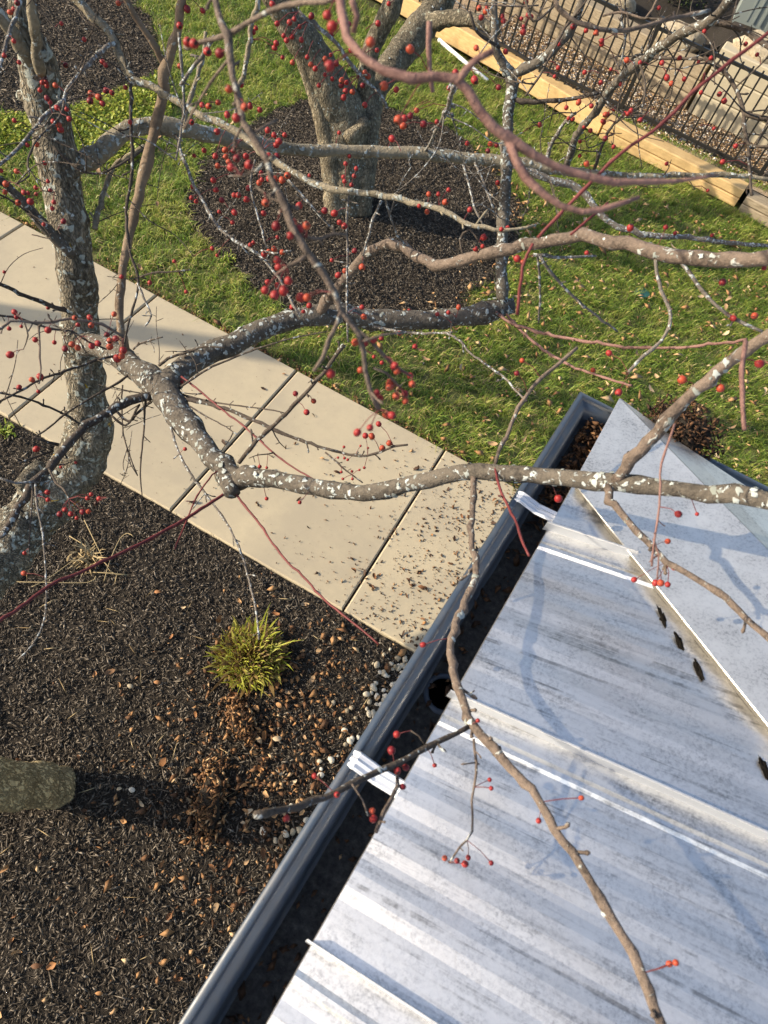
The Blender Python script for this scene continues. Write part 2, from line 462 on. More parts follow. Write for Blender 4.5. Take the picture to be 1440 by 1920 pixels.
def lawn_blades():
    LP = [(-9, SW_HI + 0.03), (3.6, SW_HI + 0.03), (3.6, 8.3), (1.3, 8.42), (0.86, 8.52), (-0.85, 8.63), (-3.3, 9.1), (-9, 10)]
    C0 = poly_points(LP, 560); k_ = 11
    spread = rs.uniform(0.008, 0.034, len(C0))
    P = np.repeat(C0, k_, 0) + rs.normal(0, 1, (len(C0) * k_, 2)) * np.repeat(spread, k_)[:, None]
    P = P[P[:, 1] > SW_HI + 0.02]
    P3 = np.c_[P, np.zeros(len(P))]; P3 = P3[in_view(P3, 380)]
    P = P3[:, :2]
    edge = rs.uniform(0, 1, len(P))
    keep = ~in_poly(P, RING) & ~in_poly(P, TLBED)
    # stray blades in the rim of the ring, bare patches where it thins
    P3 = P3[keep]; P = P3[:, :2]
    nz = np.array([noise.noise(Vector((x * 1.3, y * 1.3, 9))) for x, y in P])
    n2 = np.array([noise.noise(Vector((x * 6, y * 6, 4))) for x, y in P])
    keep = rs.uniform(0, 1, len(P)) < np.clip(0.80 + 0.5 * nz + 0.5 * n2, 0.22, 1)
    P3 = P3[keep]; nz = nz[keep]; n2 = n2[keep]; n = len(P3)
    P3[:, 2] = -0.012
    t = np.clip(0.50 + 0.30 * nz + 0.42 * n2 + rs.normal(0, 0.18, n), 0, 0.9)
    dry = rs.uniform(0, 1, n) < np.clip(0.10 - 0.12 * nz + 0.10 * (P3[:, 1] < 4.4), 0.03, 0.5)
    t[dry] = rs.uniform(0.85, 1.0, dry.sum())
    h = rs.gamma(6, 0.0085, n) * (1.15 + 0.5 * n2) + 0.010
    return blades(P3, np.clip(h, 0.018, 0.11), rs.uniform(0.004, 0.008, n), rs.uniform(0.3, 1.5, n), t)
V, T, t = lawn_blades()
tag(fast_obj('grass', V, T, M['grass'], t), kind='stuff')

# bright low ground cover at the rim of the far bed
M['cover'] = tint_mat('ground_cover_leaves', [(0, (0.10, 0.17, 0.02)), (0.5, (0.27, 0.33, 0.035)), (0.85, (0.46, 0.44, 0.07)), (1, (0.36, 0.27, 0.08))], 0.5, 0.3, 0.3)
cpx = [(-40, 222), (60, 220), (130, 215), (200, 188), (255, 165), (300, 142), (325, 180), (318, 235), (270, 285), (235, 330), (160, 300), (90, 260), (-40, 300)]
cpoly = [tuple(on_z(a, b)[:2]) for a, b in cpx]
P = poly_points(cpoly, 5200); n = len(P)
P3 = np.c_[P, rs.uniform(0.01, 0.085, n)]
yaw = rs.uniform(0, 6.28, n); tl = rs.normal(0, 0.5, (n, 2)); sz = rs.uniform(0.008, 0.02, n)[:, None]
d = np.stack([np.cos(yaw), np.sin(yaw), tl[:, 0]], 1); s = np.stack([-np.sin(yaw), np.cos(yaw), tl[:, 1]], 1)
V = np.stack([P3 - d * sz, P3 - d * sz * 0.1 + s * sz * 0.75, P3 + d * sz, P3 - d * sz * 0.1 - s * sz * 0.75], 1).reshape(-1, 3)
k0 = np.arange(n)[:, None] * 4; T = np.concatenate([k0 + np.array(q) for q in ((0, 1, 2), (0, 2, 3))], 0)
tag(fast_obj('ground_cover', V, T, M['cover'], np.repeat(np.clip(rs.beta(2, 2, n), 0, 1), 4)), kind='stuff')

# ------------------------------------------------------------------ canopy roof with gutter
TAN = math.tan(math.radians(18.4)); EZ = 2.6
CORN = Vector((0.207, 1.662))
def xe(y): return 0.101 + 0.0628 * (y + 0.026)
def p1z(x, y): return EZ + TAN * (x - xe(y))
k = NT('weathered_metal'); v = k.coord()
st = k.coord((5, 60, 5)); ns = k.noise(st, 1.0, 5, 0.65); fine = k.noise(v, 125, 5, 0.8); big = k.noise(v, 3.2, 4, 0.6); med = k.noise(v, 17, 5, 0.7)
spk = k.ramp(k.math('MULTIPLY', k.ramp(fine, [(0.44, 0), (0.66, 1)]), k.ramp(med, [(0.36, 0.05), (0.66, 1)])), [(0, 0), (1, 1)])
c = k.mix(k.ramp(ns, [(0.35, 0), (0.7, 0.6)]), (0.90, 0.88, 0.845), (0.74, 0.725, 0.695))
c = k.mix(k.ramp(big, [(0.35, 0.0), (0.7, 0.5)]), c, (0.93, 0.91, 0.87))
ln_ = k.noise(k.coord((1.3, 75, 1.3)), 1.0, 4, 0.6); lm_ = k.math('MULTIPLY', k.ramp(ln_, [(0.60, 0), (0.66, 1)]), k.ramp(med, [(0.42, 0), (0.58, 1)]))
gr = k.noise(k.coord((2.2, 34, 2.2)), 1.0, 6, 0.7); gm = k.ramp(k.math('MULTIPLY', k.ramp(gr, [(0.52, 0), (0.72, 1)]), k.ramp(fine, [(0.35, 0.2), (0.6, 1)])), [(0, 0), (1, 1)])
c = k.mix(k.math('MULTIPLY', spk, 0.7), c, (0.24, 0.24, 0.245))
c = k.mix(k.math('MULTIPLY', gm, 0.85), c, (0.15, 0.15, 0.15))
c = k.mix(k.math('MULTIPLY', lm_, 0.55), c, (0.14, 0.13, 0.12))
k.color(c); k.set(0.38, 0.985, 0.5); k.bump(med, 0.15, 0.004)
M['roof'] = k.m
k = NT('flashing_metal'); v = k.coord(); fine = k.noise(v, 150, 4, 0.75); med = k.noise(v, 9, 5, 0.7)
c = k.mix(k.ramp(med, [(0.35, 0), (0.7, 1)]), (0.84, 0.825, 0.79), (0.68, 0.665, 0.64))
c = k.mix(k.math('MULTIPLY', k.ramp(fine, [(0.48, 0), (0.68, 1)]), k.ramp(med, [(0.38, 0.1), (0.62, 0.8)])), c, (0.26, 0.26, 0.26))
k.color(c); k.set(0.44, 0.86, 0.5); k.bump(med, 0.1, 0.004)
M['flash'] = k.m
k = NT('gutter_paint'); v = k.coord(); n1 = k.noise(v, 30, 5, 0.7); n2 = k.noise(v, 130, 3)
c = k.mix(k.ramp(n1, [(0.45, 0), (0.75, 0.6)]), (0.045, 0.064, 0.095), (0.085, 0.085, 0.088)); c = k.mix(k.ramp(n2, [(0.68, 0), (0.72, 0.7)]), c, (0.01, 0.01, 0.012))
k.color(c); k.set(k.ramp(n1, [(0.3, 0.28), (0.8, 0.6)]), 0.0, 0.6)
M['gutter'] = k.m
M['white'] = simple('white_paint', (0.74, 0.75, 0.78), 0.45, 0, 0.4)
k = NT('hanger_metal'); v = k.coord((20, 260, 20)); n1 = k.noise(v, 1, 4, 0.7)
k.color(k.mix(k.ramp(n1, [(0.55, 0), (0.68, 0.8)]), (0.72, 0.74, 0.78), (0.18, 0.18, 0.19))); k.set(0.4, 0.2, 0.5)
M['hanger'] = k.m
k = NT('gutter_muck'); v = k.coord(); n1 = k.noise(v, 70, 6, 0.75); n2 = k.noise(v, 9, 3)
k.color(k.ramp(n1, [(0.35, (0.018, 0.018, 0.019)), (0.6, (0.06, 0.057, 0.053)), (0.8, (0.16, 0.15, 0.135))])); k.set(0.8, 0, 0.3); k.bump(n1, 0.7, 0.008)
M['muck'] = k.m

M['seam'] = simple('seam_metal', (0.36, 0.385, 0.43), 0.55, 0.5, 0.4)
roof = empty('canopy_roof', (0.9, 0.3, 0), 'hipped metal canopy roof of standing-seam panels, grimy white, with a dark gutter along its edges', 'roof')
UX = Vector((1, -0.03, 0))
def hip_end(y):          # plan distance from eave to hip along the seam at y (at most 2.9 m)
    if y >= 1.662: return 0.01
    s = (0.207 + 1.662 - y - xe(y)) / (1 - 0.03)
    return max(0.01, min(s, 2.9))
SEAMS = [1.13 - 0.515 * i for i in range(-1, 7)]
for i in range(len(SEAMS) - 1):
    yb = SEAMS[i]; ya = SEAMS[i + 1]
    prof = [(ya + 0.0008, 0.0)]
    ys0 = ya + 0.05
    for c0 in (0.12, 0.21, 0.30, 0.39):
        prof += [(ya + c0 - 0.038, 0.0), (ya + c0 - 0.014, 0.0022), (ya + c0 + 0.014, 0.0022), (ya + c0 + 0.038, 0.0)]
    prof += [(yb - 0.066, 0.0), (yb - 0.060, 0.006), (yb - 0.050, 0.006), (yb - 0.040, 0.002), (yb - 0.0008, 0.002)]
    if yb > 1.662: prof = [q for q in prof if q[0] < 1.655] + [(1.656, 0.0)]
    V = []; F = []
    for y, dz in prof:
        e = hip_end(y)
        for s0, z0 in ((-0.001, -0.012), (0.0, 0.0), (e, 0.0)):
            p = Vector((xe(y) + s0, y - 0.03 * s0, p1z(xe(y) + s0, y) + dz + z0)); V.append(p)
    n = len(prof)
    for a in range(n - 1):
        for b in range(2): F.append((a * 3 + b, a * 3 + b + 1, a * 3 + 4 + b, a * 3 + 3 + b))
    obj('roof_panel', V, F, M['roof'], roof)
def seam_len(y):
    e = hip_end(y) - 0.385
    return max(0.02, min(2.9, e))
for y in SEAMS[1:]:
    mb = MB(); e = seam_len(y)
    prof = [(-0.0016, 0.0), (-0.0016, 0.026), (-0.0024, 0.0295), (-0.0012, 0.0315), (0.0012, 0.0315), (0.0024, 0.0295), (0.0016, 0.026), (0.0016, 0.0)]
    for s0 in (-0.012, e):
        for dy, dz in prof:
            mb.V.append(Vector((xe(y) + s0, y + dy - 0.03 * s0, p1z(xe(y) + s0, y) + dz)))
    n = len(prof)
    mb.F += [(j, (j + 1) % n, n + (j + 1) % n, n + j) for j in range(n)] + [tuple(range(n))[::-1], tuple(n + j for j in range(n))]
    sm_ = mb.build('standing_seam', M['seam'], roof)
    eb = MB(); a0 = Vector((xe(y) - 0.0125, y - 0.0016, p1z(xe(y) - 0.012, y) + 0.0314)); e0_ = Vector((xe(y) + e, y - 0.03 * e - 0.0016, p1z(xe(y) + e, y) + 0.0314)); ux_ = (e0_ - a0)
    L_ = ux_.length; ux_.normalize(); eb.obox(a0, ux_, Vector((0, 1, 0)), Vector((0, 0, 1)), L_, 0.0034, 0.0022); eb.build('bright_edge', M['flash'], sm_)  # strip of brighter metal added along the top of the darker seam

# far slope and the folded hip cap
TAN2 = TAN * 1.0628
def p2z(x, y): return EZ + TAN2 * (1.662 - y)
hz = lambda t: EZ + TAN * (0.207 + t - xe(1.662 - t))
ridge = lambda t, up: Vector((0.207 + t, 1.662 - t, hz(t) + up))
V = [(x, y, p2z(x, y) - 0.004) for x, y in ((0.21, 1.655), (0.62, 1.525), (3.1, 1.46), (3.1, -1.13), (0.5, 1.369))]
obj('roof_panel', V, [(0, 1, 2, 3, 4)], M['roof'], roof)
CW = 0.265
capn = []
up = 0.028; th = 0.004
def nearpt(t, u):
    x = 0.207 + t - CW * 0.7071; y = 1.662 - t - CW * 0.7071
    return Vector((x, y, p1z(x, y) + u))
tn = 0.03
for t0 in (0.06, 0.2): pass
# first point of the near wing lies on the eave
ye = 1.662 - 0.375
e0 = Vector((xe(ye) - 0.004, ye, EZ + up)); c0 = Vector((0.198, 1.668, EZ + up * 0.7))
r1 = ridge(2.85, up + 0.010); n1p = nearpt(2.85, up)
mb = MB()
A = [c0, ridge(1.0, up + 0.01), r1, n1p, nearpt(1.0, up), e0]
dn = Vector((0, 0, -0.004))
mb.add(A + [p + dn for p in A], [(0, 5, 4, 1), (1, 4, 3, 2), (6, 7, 10, 11), (7, 8, 9, 10), (0, 6, 11, 5), (5, 11, 10, 4), (4, 10, 9, 3)])
mb.build('hip_cap_wing', M['flash'], roof)
# the folded lip under the near wing, a plain matt dark grey
mb = MB()
l0 = e0 + Vector((0.012, 0.002, -0.004)); off = Vector((0.007, 0.007, 0))
B = [l0, nearpt(1.0, up - 0.004) + off, nearpt(2.85, up - 0.004) + off]
C_ = [Vector((p.x, p.y, p.z - 0.020)) for p in B]
mb.add(B + C_, [(0, 1, 4, 3), (1, 2, 5, 4)])
mb.build('closure_strip', simple('strip_grey', (0.10, 0.095, 0.085), 0.9, 0, 0.1), roof)
fo = [Vector((0.40, 1.600, 0)), Vector((0.64, 1.528, 0)), Vector((1.15, 1.51, 0)), Vector((3.15, 1.45, 0))]
for p in fo: p.z = p2z(p.x, p.y) + 0.012
mb = MB()
A = [c0 + Vector((0.002, 0.001, 0)), fo[0], fo[1], fo[2], fo[3], ridge(2.85, up + 0.0102), ridge(1.0, up + 0.0102)]
mb.add(A + [p + dn for p in A], [(0, 6, 2, 1), (6, 5, 4, 3), (6, 3, 2), (7, 8, 9, 13), (13, 10, 11, 12), (13, 9, 10), (0, 1, 8, 7), (1, 2, 9, 8), (2, 3, 10, 9), (3, 4, 11, 10)])
mb.build('hip_cap_wing', M['flash'], roof)

# gutter: K-shaped section swept round the corner
LIPZ = 2.588
path = [Vector((-0.118, -1.6)), Vector((0.092, 1.652)), Vector((3.3, 1.675))]
GP = [(0.004, -0.006), (0.0005, -0.002), (0.002, 0.001), (0.012, 0.002), (0.0145, -0.002), (0.016, -0.007), (0.020, -0.011), (0.026, -0.0145), (0.032, -0.019), (0.037, -0.026), (0.041, -0.036), (0.044, -0.050), (0.047, -0.070), (0.052, -0.092), (0.060, -0.108), (0.070, -0.112), (0.150, -0.112), (0.156, -0.106), (0.157, -0.004)]
n1 = Vector((path[1].y - path[0].y, -(path[1].x - path[0].x))).normalized(); n2 = Vector((path[2].y - path[1].y, -(path[2].x - path[1].x))).normalized()
mit = (n1 + n2); mit = mit / (1 + n1.dot(n2))
V = []; F = []
for p, nv in ((path[0], n1), (path[1], mit), (path[2], n2)):
    for q, z in GP:
        V.append(Vector((p.x + nv.x * q, p.y + nv.y * q, LIPZ + z)))
ng = len(GP)
for a in range(2):
    for b in range(ng - 1): F.append((a * ng + b, a * ng + b + 1, (a + 1) * ng + b + 1, (a + 1) * ng + b))
F += [tuple(range(ng)), tuple(2 * ng + b for b in range(ng))[::-1]]
gut = obj('gutter', V, F, M['gutter'], roof, True)
sm = gut.modifiers.new('sheet', 'SOLIDIFY'); sm.thickness = 0.0015; sm.offset = 1
def lip_x(y): return path[0].x + (path[1].x - path[0].x) * (y - path[0].y) / (path[1].y - path[0].y)
# soil lying in the gutter
V = []; F = []
ys = np.linspace(-1.5, 1.60, 150); vs = np.linspace(0.056, 0.153, 9)
for y in ys:
    for vv in vs:
        lift = 0.012 + 0.035 * max(0.0, (y - 1.22) / 0.4) ** 1.0 * (0.5 + 0.5 * (vv / 0.15)) + 0.006 * noise.noise(Vector((y * 14, vv * 40, 1)))
        hole = math.exp(-(((y - 0.665) / 0.055) ** 2 + ((vv - 0.105) / 0.05) ** 2))
        V.append(Vector((lip_x(y) + vv, y, LIPZ - 0.112 + max(0.001, lift - 0.016 * hole))))
for a in range(len(ys) - 1):
    for b in range(8): F.append((a * 9 + b, a * 9 + b + 1, a * 9 + b + 10, a * 9 + b + 9))
mk = obj('gutter_sediment', V, F, M['muck'], gut, True); tag(mk, kind='stuff')
# outlet ring
mb = MB()
oc = Vector((lip_x(0.665) + 0.105, 0.665, LIPZ - 0.1065))
for i in range(20):
    a = 2 * math.pi * i / 20
    for r, z in ((0.050, 0.0), (0.045, 0.006), (0.038, 0.004), (0.036, -0.09)):
        mb.V.append(oc + Vector((math.cos(a) * r * 0.95, math.sin(a) * r, z)))
for i in range(20):
    j = (i + 1) % 20
    mb.F += [(i * 4 + b, i * 4 + b + 1, j * 4 + b + 1, j * 4 + b) for b in range(3)]
mb.build('downspout_outlet', M['gutter'], gut, True)
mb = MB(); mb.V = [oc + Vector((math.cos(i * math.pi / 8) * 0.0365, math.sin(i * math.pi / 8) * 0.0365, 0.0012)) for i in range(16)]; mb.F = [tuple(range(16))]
mb.build('outlet_shade_disc', simple('painted_hole_shade', (0.002, 0.002, 0.002), 1.0, 0, 0), gut)  # flat black disc: the shade inside the outlet painted as colour
# hangers
for y in (0.405, 1.19, -0.4):
    mb = MB(); w = 0.034
    x0 = lip_x(y) + 0.006; x1 = lip_x(y) + 0.158
    prof = [(-w / 2, 0.0), (-w / 2 + 0.003, 0.004), (-0.006, 0.001), (0.0, 0.005), (0.006, 0.001), (w / 2 - 0.003, 0.004), (w / 2, 0.0)]
    xsn = [(0.0, -0.002), (0.012, 0.004), (0.06, -0.006), (x1 - x0, 0.004)]
    for xx, zz in xsn:
        for dy, dz in prof: mb.V.append(Vector((x0 + xx, y + dy - 0.03 * xx, LIPZ + zz + dz)))
    for a in range(3):
        for b in range(6): mb.F.append((a * 7 + b, a * 7 + b + 1, a * 7 + b + 8, a * 7 + b + 7))
    o = mb.build('gutter_hanger', M['hanger'], gut)
    o.modifiers.new('sheet', 'SOLIDIFY').thickness = 0.0025
# frame below: fascia, soffit, posts
mb = MB(); mb.obox(Vector((lip_x(-1.6) + 0.161, -1.6, 2.42)), Vector((lip_x(1.48) - lip_x(-1.6), 3.08, 0)).normalized(), Vector((1, 0, 0)), Vector((0, 0, 1)), 3.085, 0.03, 0.172)
mb.build('fascia_board', M['white'], roof)
mb = MB(); mb.box((1.75, 1.487, 2.506), (3.0, 0.03, 0.172)); mb.build('fascia_board', M['white'], roof)
mb = MB(); mb.box((1.77, -0.06, 2.415), (2.9, 3.05, 0.01)); mb.build('soffit', M['white'], roof)
for x, y in ((0.42, 1.30), (2.9, 1.30), (0.42, -1.3), (2.9, -1.3)):
    mb = MB(); mb.box((x, y, 1.205), (0.14, 0.14, 2.41), 0, 0.008); mb.box((x, y, 0.10), (0.2, 0.2, 0.18), 0, 0.01)
    mb.build('post', M['white'], roof)

# ------------------------------------------------------------------ retaining edge, fence, bank
TZ = 0.2
k = NT('fresh_timber'); v = k.coord((6, 60, 60)); n1 = k.noise(v, 1.0, 5, 0.6, 0.8); vo = k.coord(); kn = k.noise(vo, 7, 2)
c = k.ramp(n1, [(0.3, (0.48, 0.29, 0.115)), (0.55, (0.62, 0.415, 0.185)), (0.75, (0.70, 0.51, 0.27))])
c = k.mix(k.ramp(kn, [(0.70, 0), (0.76, 0.9)]), c, (0.16, 0.08, 0.03))
c = k.mix(k.math('MULTIPLY', k.orand(), 0.5), c, (0.44, 0.34, 0.18))
st_ = k.noise(vo, 3.2, 6, 0.7); c = k.mix(k.ramp(st_, [(0.48, 0), (0.66, 0.6)]), c, (0.30, 0.20, 0.09))
k.color(c); k.set(0.7); k.bump(n1, 0.4, 0.004); M['timber'] = k.m
k = NT('grey_timber'); v = k.coord((6, 60, 60)); n1 = k.noise(v, 1.0, 5, 0.6, 0.8)
k.color(k.ramp(n1, [(0.3, (0.19, 0.15, 0.10)), (0.7, (0.37, 0.305, 0.215))])); k.set(0.85); k.bump(n1, 0.5, 0.005); M['greytimber'] = k.m
k = NT('pale_block'); v = k.coord(); n1 = k.noise(v, 45, 5, 0.7); n2 = k.noise(v, 4, 3)
c = k.mix(n1, (0.40, 0.35, 0.25), (0.50, 0.44, 0.32)); k.color(k.mix(k.ramp(n2, [(0.4, 0), (0.7, 0.4)]), c, (0.36, 0.32, 0.23))); k.set(0.9); k.bump(n1, 0.3, 0.004); M['block'] = k.m
M['black'] = simple('black_metal', (0.010, 0.010, 0.011), 0.45, 0.0, 0.5)
M['bark_mat'] = M['mulch']
def timber(mb, a, b, z0, z1, dep, cut=0.0):
    a = Vector((a[0], a[1], z0)); b = Vector((b[0], b[1], z0)); ux = (b - a).normalized(); uy = Vector((-ux.y, ux.x, 0)); L = (b - a).length
    h = z1 - z0; r = 0.012; V = []; F = []
    sec = [(r, 0), (dep - r, 0), (dep, r), (dep, h - r), (dep - r, h), (r, h), (0, h - r), (0, r)]
    for i in range(9):
        s0 = L * i / 8
        for q, zz in sec:
            j = 0.003 * noise.noise(Vector((s0 * 4 + a.x, q * 30, zz * 30)))
            V.append(a + ux * (s0 + (cut * (1 - zz / h) if i == 0 else 0)) + uy * (q + j) + Vector((0, 0, zz + j)))
    n = 8
    for i in range(8): F += [(i * n + j, i * n + (j + 1) % n, (i + 1) * n + (j + 1) % n, (i + 1) * n + j) for j in range(n)]
    F += [tuple(range(n))[::-1], tuple(64 + j for j in range(n))]
    mb.add(V, F)
edge = empty('timber_edging', (-0.8, 8.8, 0), 'long low retaining edge of yellow landscape timbers between lawn and black fence', 'retaining wall')
for a, b, z0, z1, cut, mt in [((-5.0, 9.62), (-3.58, 9.36), 0.0, 0.22, 0, 'timber'), ((-3.30, 9.20), (-2.06, 9.00), 0.03, 0.25, -0.12, 'timber'), ((-2.02, 8.98), (-0.90, 8.74), 0.0, 0.22, 0, 'timber'),
                              ((-0.87, 8.69), (0.85, 8.56), 0.0, 0.105, 0, 'timber'), ((-0.87, 8.695), (0.85, 8.565), 0.109, 0.21, 0, 'timber'), ((0.90, 8.50), (2.9, 8.3), 0.0, 0.10, 0, 'greytimber'), ((0.90, 8.505), (2.9, 8.305), 0.104, 0.19, 0, 'greytimber')]:
    mb = MB(); timber(mb, a, b, z0, z1, 0.20, cut); mb.build('timber', M[mt], edge)
k = NT('gravel'); v = k.coord(); n1 = k.noise(v, 55, 5, 0.7); n2 = k.noise(v, 3, 3)
c = k.ramp(n1, [(0.3, (0.20, 0.14, 0.085)), (0.55, (0.42, 0.31, 0.20)), (0.75, (0.60, 0.52, 0.41))])
k.color(c); k.set(0.95); k.bump(n1, 0.8, 0.02); M['gravel'] = k.m
def terr(x, y): return TZ - 0.01 + 0.015 * noise.noise(Vector((x * 2, y * 2, 0)))
sheet('gravel_terrace', -8, 6, 8.70, 12, 0.1, lambda x, y: terr(x, y) if y > 8.60 - 0.16 * x + 0.25 - 0.0 or True else 0, M['gravel'], [(-8, 10.1), (-5, 9.75), (-3.3, 9.36), (-0.85, 8.82), (0.9, 8.66), (6, 8.2), (6, 12), (-8, 12)])
# gravel stones and litter on the terrace
P = poly_points([(-3.2, 9.4), (-0.8, 8.95), (2.2, 8.85), (2.2, 9.7), (-0.2, 9.8), (-2.6, 10.1)], 2600); n = len(P)
P3 = np.c_[P, TZ + rs.uniform(0, 0.012, n)]
M['litter'] = tint_mat('gravel_and_litter', [(0, (0.20, 0.12, 0.06)), (0.4, (0.42, 0.28, 0.15)), (0.7, (0.52, 0.42, 0.30)), (1, (0.70, 0.66, 0.60))], 0.85)
V, T, t = shards(P3, rs.uniform(0.02, 0.06, n), rs.uniform(0.015, 0.04, n), rs.uniform(0.004, 0.016, n), rs.uniform(0, 1, n), 0.3)
tag(fast_obj('gravel', V, T, M['litter'], t), kind='stuff')
P = poly_points([(-0.85, 8.88), (1.8, 8.72), (1.8, 8.95), (-0.85, 9.02)], 3000); n = len(P)
V, T, t = blades(np.c_[P, np.full(n, TZ - 0.01)], rs.uniform(0.02, 0.07, n), rs.uniform(0.004, 0.007, n), rs.uniform(0.2, 1.0, n), np.clip(rs.normal(0.4, 0.2, n), 0, 1))
tag(fast_obj('grass', V, T, M['grass'], t), kind='stuff')

fence = empty('metal_fence', (-0.8, 9.0, TZ), 'black metal picket fence standing behind the timber edge', 'fence')
FA = Vector((-4.2, 9.55)); FB = Vector((-1.9, 9.06)); FC = Vector((3.0, 8.86))
def fpt(x):
    a, b = (FA, FB) if x < FB.x else (FB, FC)
    return Vector((x, a.y + (b.y - a.y) * (x - a.x) / (b.x - a.x)))
pk = MB(); pk.box((0, 0, 0.46), (0.019, 0.019, 0.92)); pk_me = mesh_from('picket', pk.V, pk.F, M['black'])
po = MB(); po.box((0, 0, 0.49), (0.042, 0.042, 1.02)); po.box((0, 0, 1.01), (0.05, 0.05, 0.02)); po_me = mesh_from('post', po.V, po.F, M['black'])
x = -4.1; posts = [-0.80 + 1.73 * i for i in range(-1, 3)]
while x < 2.6:
    if min(abs(x - p) for p in posts) > 0.05:
        o = bpy.data.objects.new('picket', pk_me); COL.objects.link(o); o.parent = fence; q = fpt(x); o.location = (q.x + 0.8, q.y - 9.0, 0.02)
    x += 0.112
for p in posts:
    o = bpy.data.objects.new('post', po_me); COL.objects.link(o); o.parent = fence; q = fpt(p); o.location = (q.x + 0.8, q.y - 9.0, -0.02)
for z in (TZ + 0.06, TZ + 0.88):
    mb = MB()
    for a, b in ((FA, FB), (FB, FC)):
        u = Vector((b.x - a.x, b.y - a.y, 0)); L = u.length; u.normalize()
        mb.obox(Vector((a.x, a.y, z)) - Vector((-u.y, u.x, 0)) * 0.014, u, Vector((-u.y, u.x, 0)), Vector((0, 0, 1)), L, 0.028, 0.032)
    mb.build('rail', M['black'], fence)

wall = empty('block_wall', (1.0, 9.7, TZ), 'pale beige block retaining wall behind the black fence, top right', 'retaining wall')
for zi in range(3):
    xo = -0.12 + 0.0 * zi
    for j in range(4):
        if zi == 2 and j == 0: pass
        mb = MB(); L = 0.88
        mb.box((xo + L * (j + 0.5), 9.86 - 0.045 * (xo + L * (j + 0.5)) + 0.003 * zi, TZ + 0.125 + 0.245 * zi), (L - 0.008, 0.25, 0.24), -0.045, 0.012)
        mb.build('block', M['block'], wall)
gw = empty('grey_timber_wall', (-1.3, 9.95, TZ), 'weathered grey stacked timber wall left of the pale block wall', 'retaining wall')
for zi in range(3):
    mb = MB(); timber(mb, (-3.6, 10.35 + 0.02 * zi), (-0.17, 9.80 + 0.02 * zi), TZ + 0.16 * zi, TZ + 0.155 + 0.16 * zi, 0.2); mb.build('timber', M['greytimber'], gw)
# bank behind the walls
sheet('bank', -8, 8, 9.9, 16, 0.15, lambda x, y: (0.86 if x > -0.2 else 0.62) + 0.05 * (y - 10) + 0.04 * noise.noise(Vector((x, y, 3))), M['mulch'], [(-8, 11.2), (-3.6, 10.5), (-0.2, 9.98), (8, 9.7), (8, 16), (-8, 16)])
k = NT('pale_rock'); v = k.coord(); n1 = k.noise(v, 14, 6, 0.7); k.color(k.ramp(n1, [(0.3, (0.22, 0.18, 0.12)), (0.6, (0.46, 0.39, 0.28)), (0.8, (0.60, 0.54, 0.42))])); k.set(0.9); k.bump(n1, 0.9, 0.03); M['rock'] = k.m
def lump(c, r, seed, sub=10, amp=0.35, flat=0.7):
    V = []; F = []; nu = sub * 2
    for i in range(sub + 1):
        th = math.pi * i / sub
        for j in range(nu):
            ph = 2 * math.pi * j / nu; d = Vector((math.sin(th) * math.cos(ph), math.sin(th) * math.sin(ph), math.cos(th)))
            s = 1 + amp * (noise.noise(d * 1.7 + Vector((seed, 0, 0))) + 0.5 * noise.noise(d * 4 + Vector((0, seed, 0))))
            V.append(Vector(c) + Vector((d.x * r[0] * s, d.y * r[1] * s, d.z * r[2] * s)))
    for i in range(sub):
        for j in range(nu): F.append((i * nu + j, (i + 1) * nu + j, (i + 1) * nu + (j + 1) % nu, i * nu + (j + 1) % nu))
    return V, F
for i, (x, y, r, lb) in enumerate([(-0.62, 10.2, 0.24, 'rounded pale boulder on the bank above the grey timber wall, left of the other rocks'), (0.28, 10.02, 0.22, 'long pale boulder lying on the left end of the block wall'), (0.80, 9.98, 0.17, 'small tan boulder lying in the middle on top of the block wall'), (-1.55, 10.5, 0.2, 'dark edged boulder behind the fence above the grey timber wall, farthest left')]):
    z = 0.98 if x > -0.2 else 0.72
    V, F = lump((x, y, z), (r * 1.35, r * 0.9, r * 0.62), i * 5.3, 10, 0.3)
    tag(obj('boulder', V, F, M['rock'], None, True), lb, 'boulder', 'boulders on the bank')
mb = MB(); mb.box((0.05, 10.95, 1.15), (0.5, 0.35, 0.6), 0.1, 0.03); mb.box((0.05, 10.95, 1.462), (0.56, 0.4, 0.03), 0.1, 0.008)
for i in range(5): mb.box((0.05 - 0.16 + 0.08 * i, 10.765, 1.15), (0.02, 0.012, 0.4), 0.1)
o = mb.build('utility_box', simple('box_paint', (0.20, 0.23, 0.22), 0.6)); tag(o, 'grey-green louvred utility box on the bank behind the fence', 'utility box')
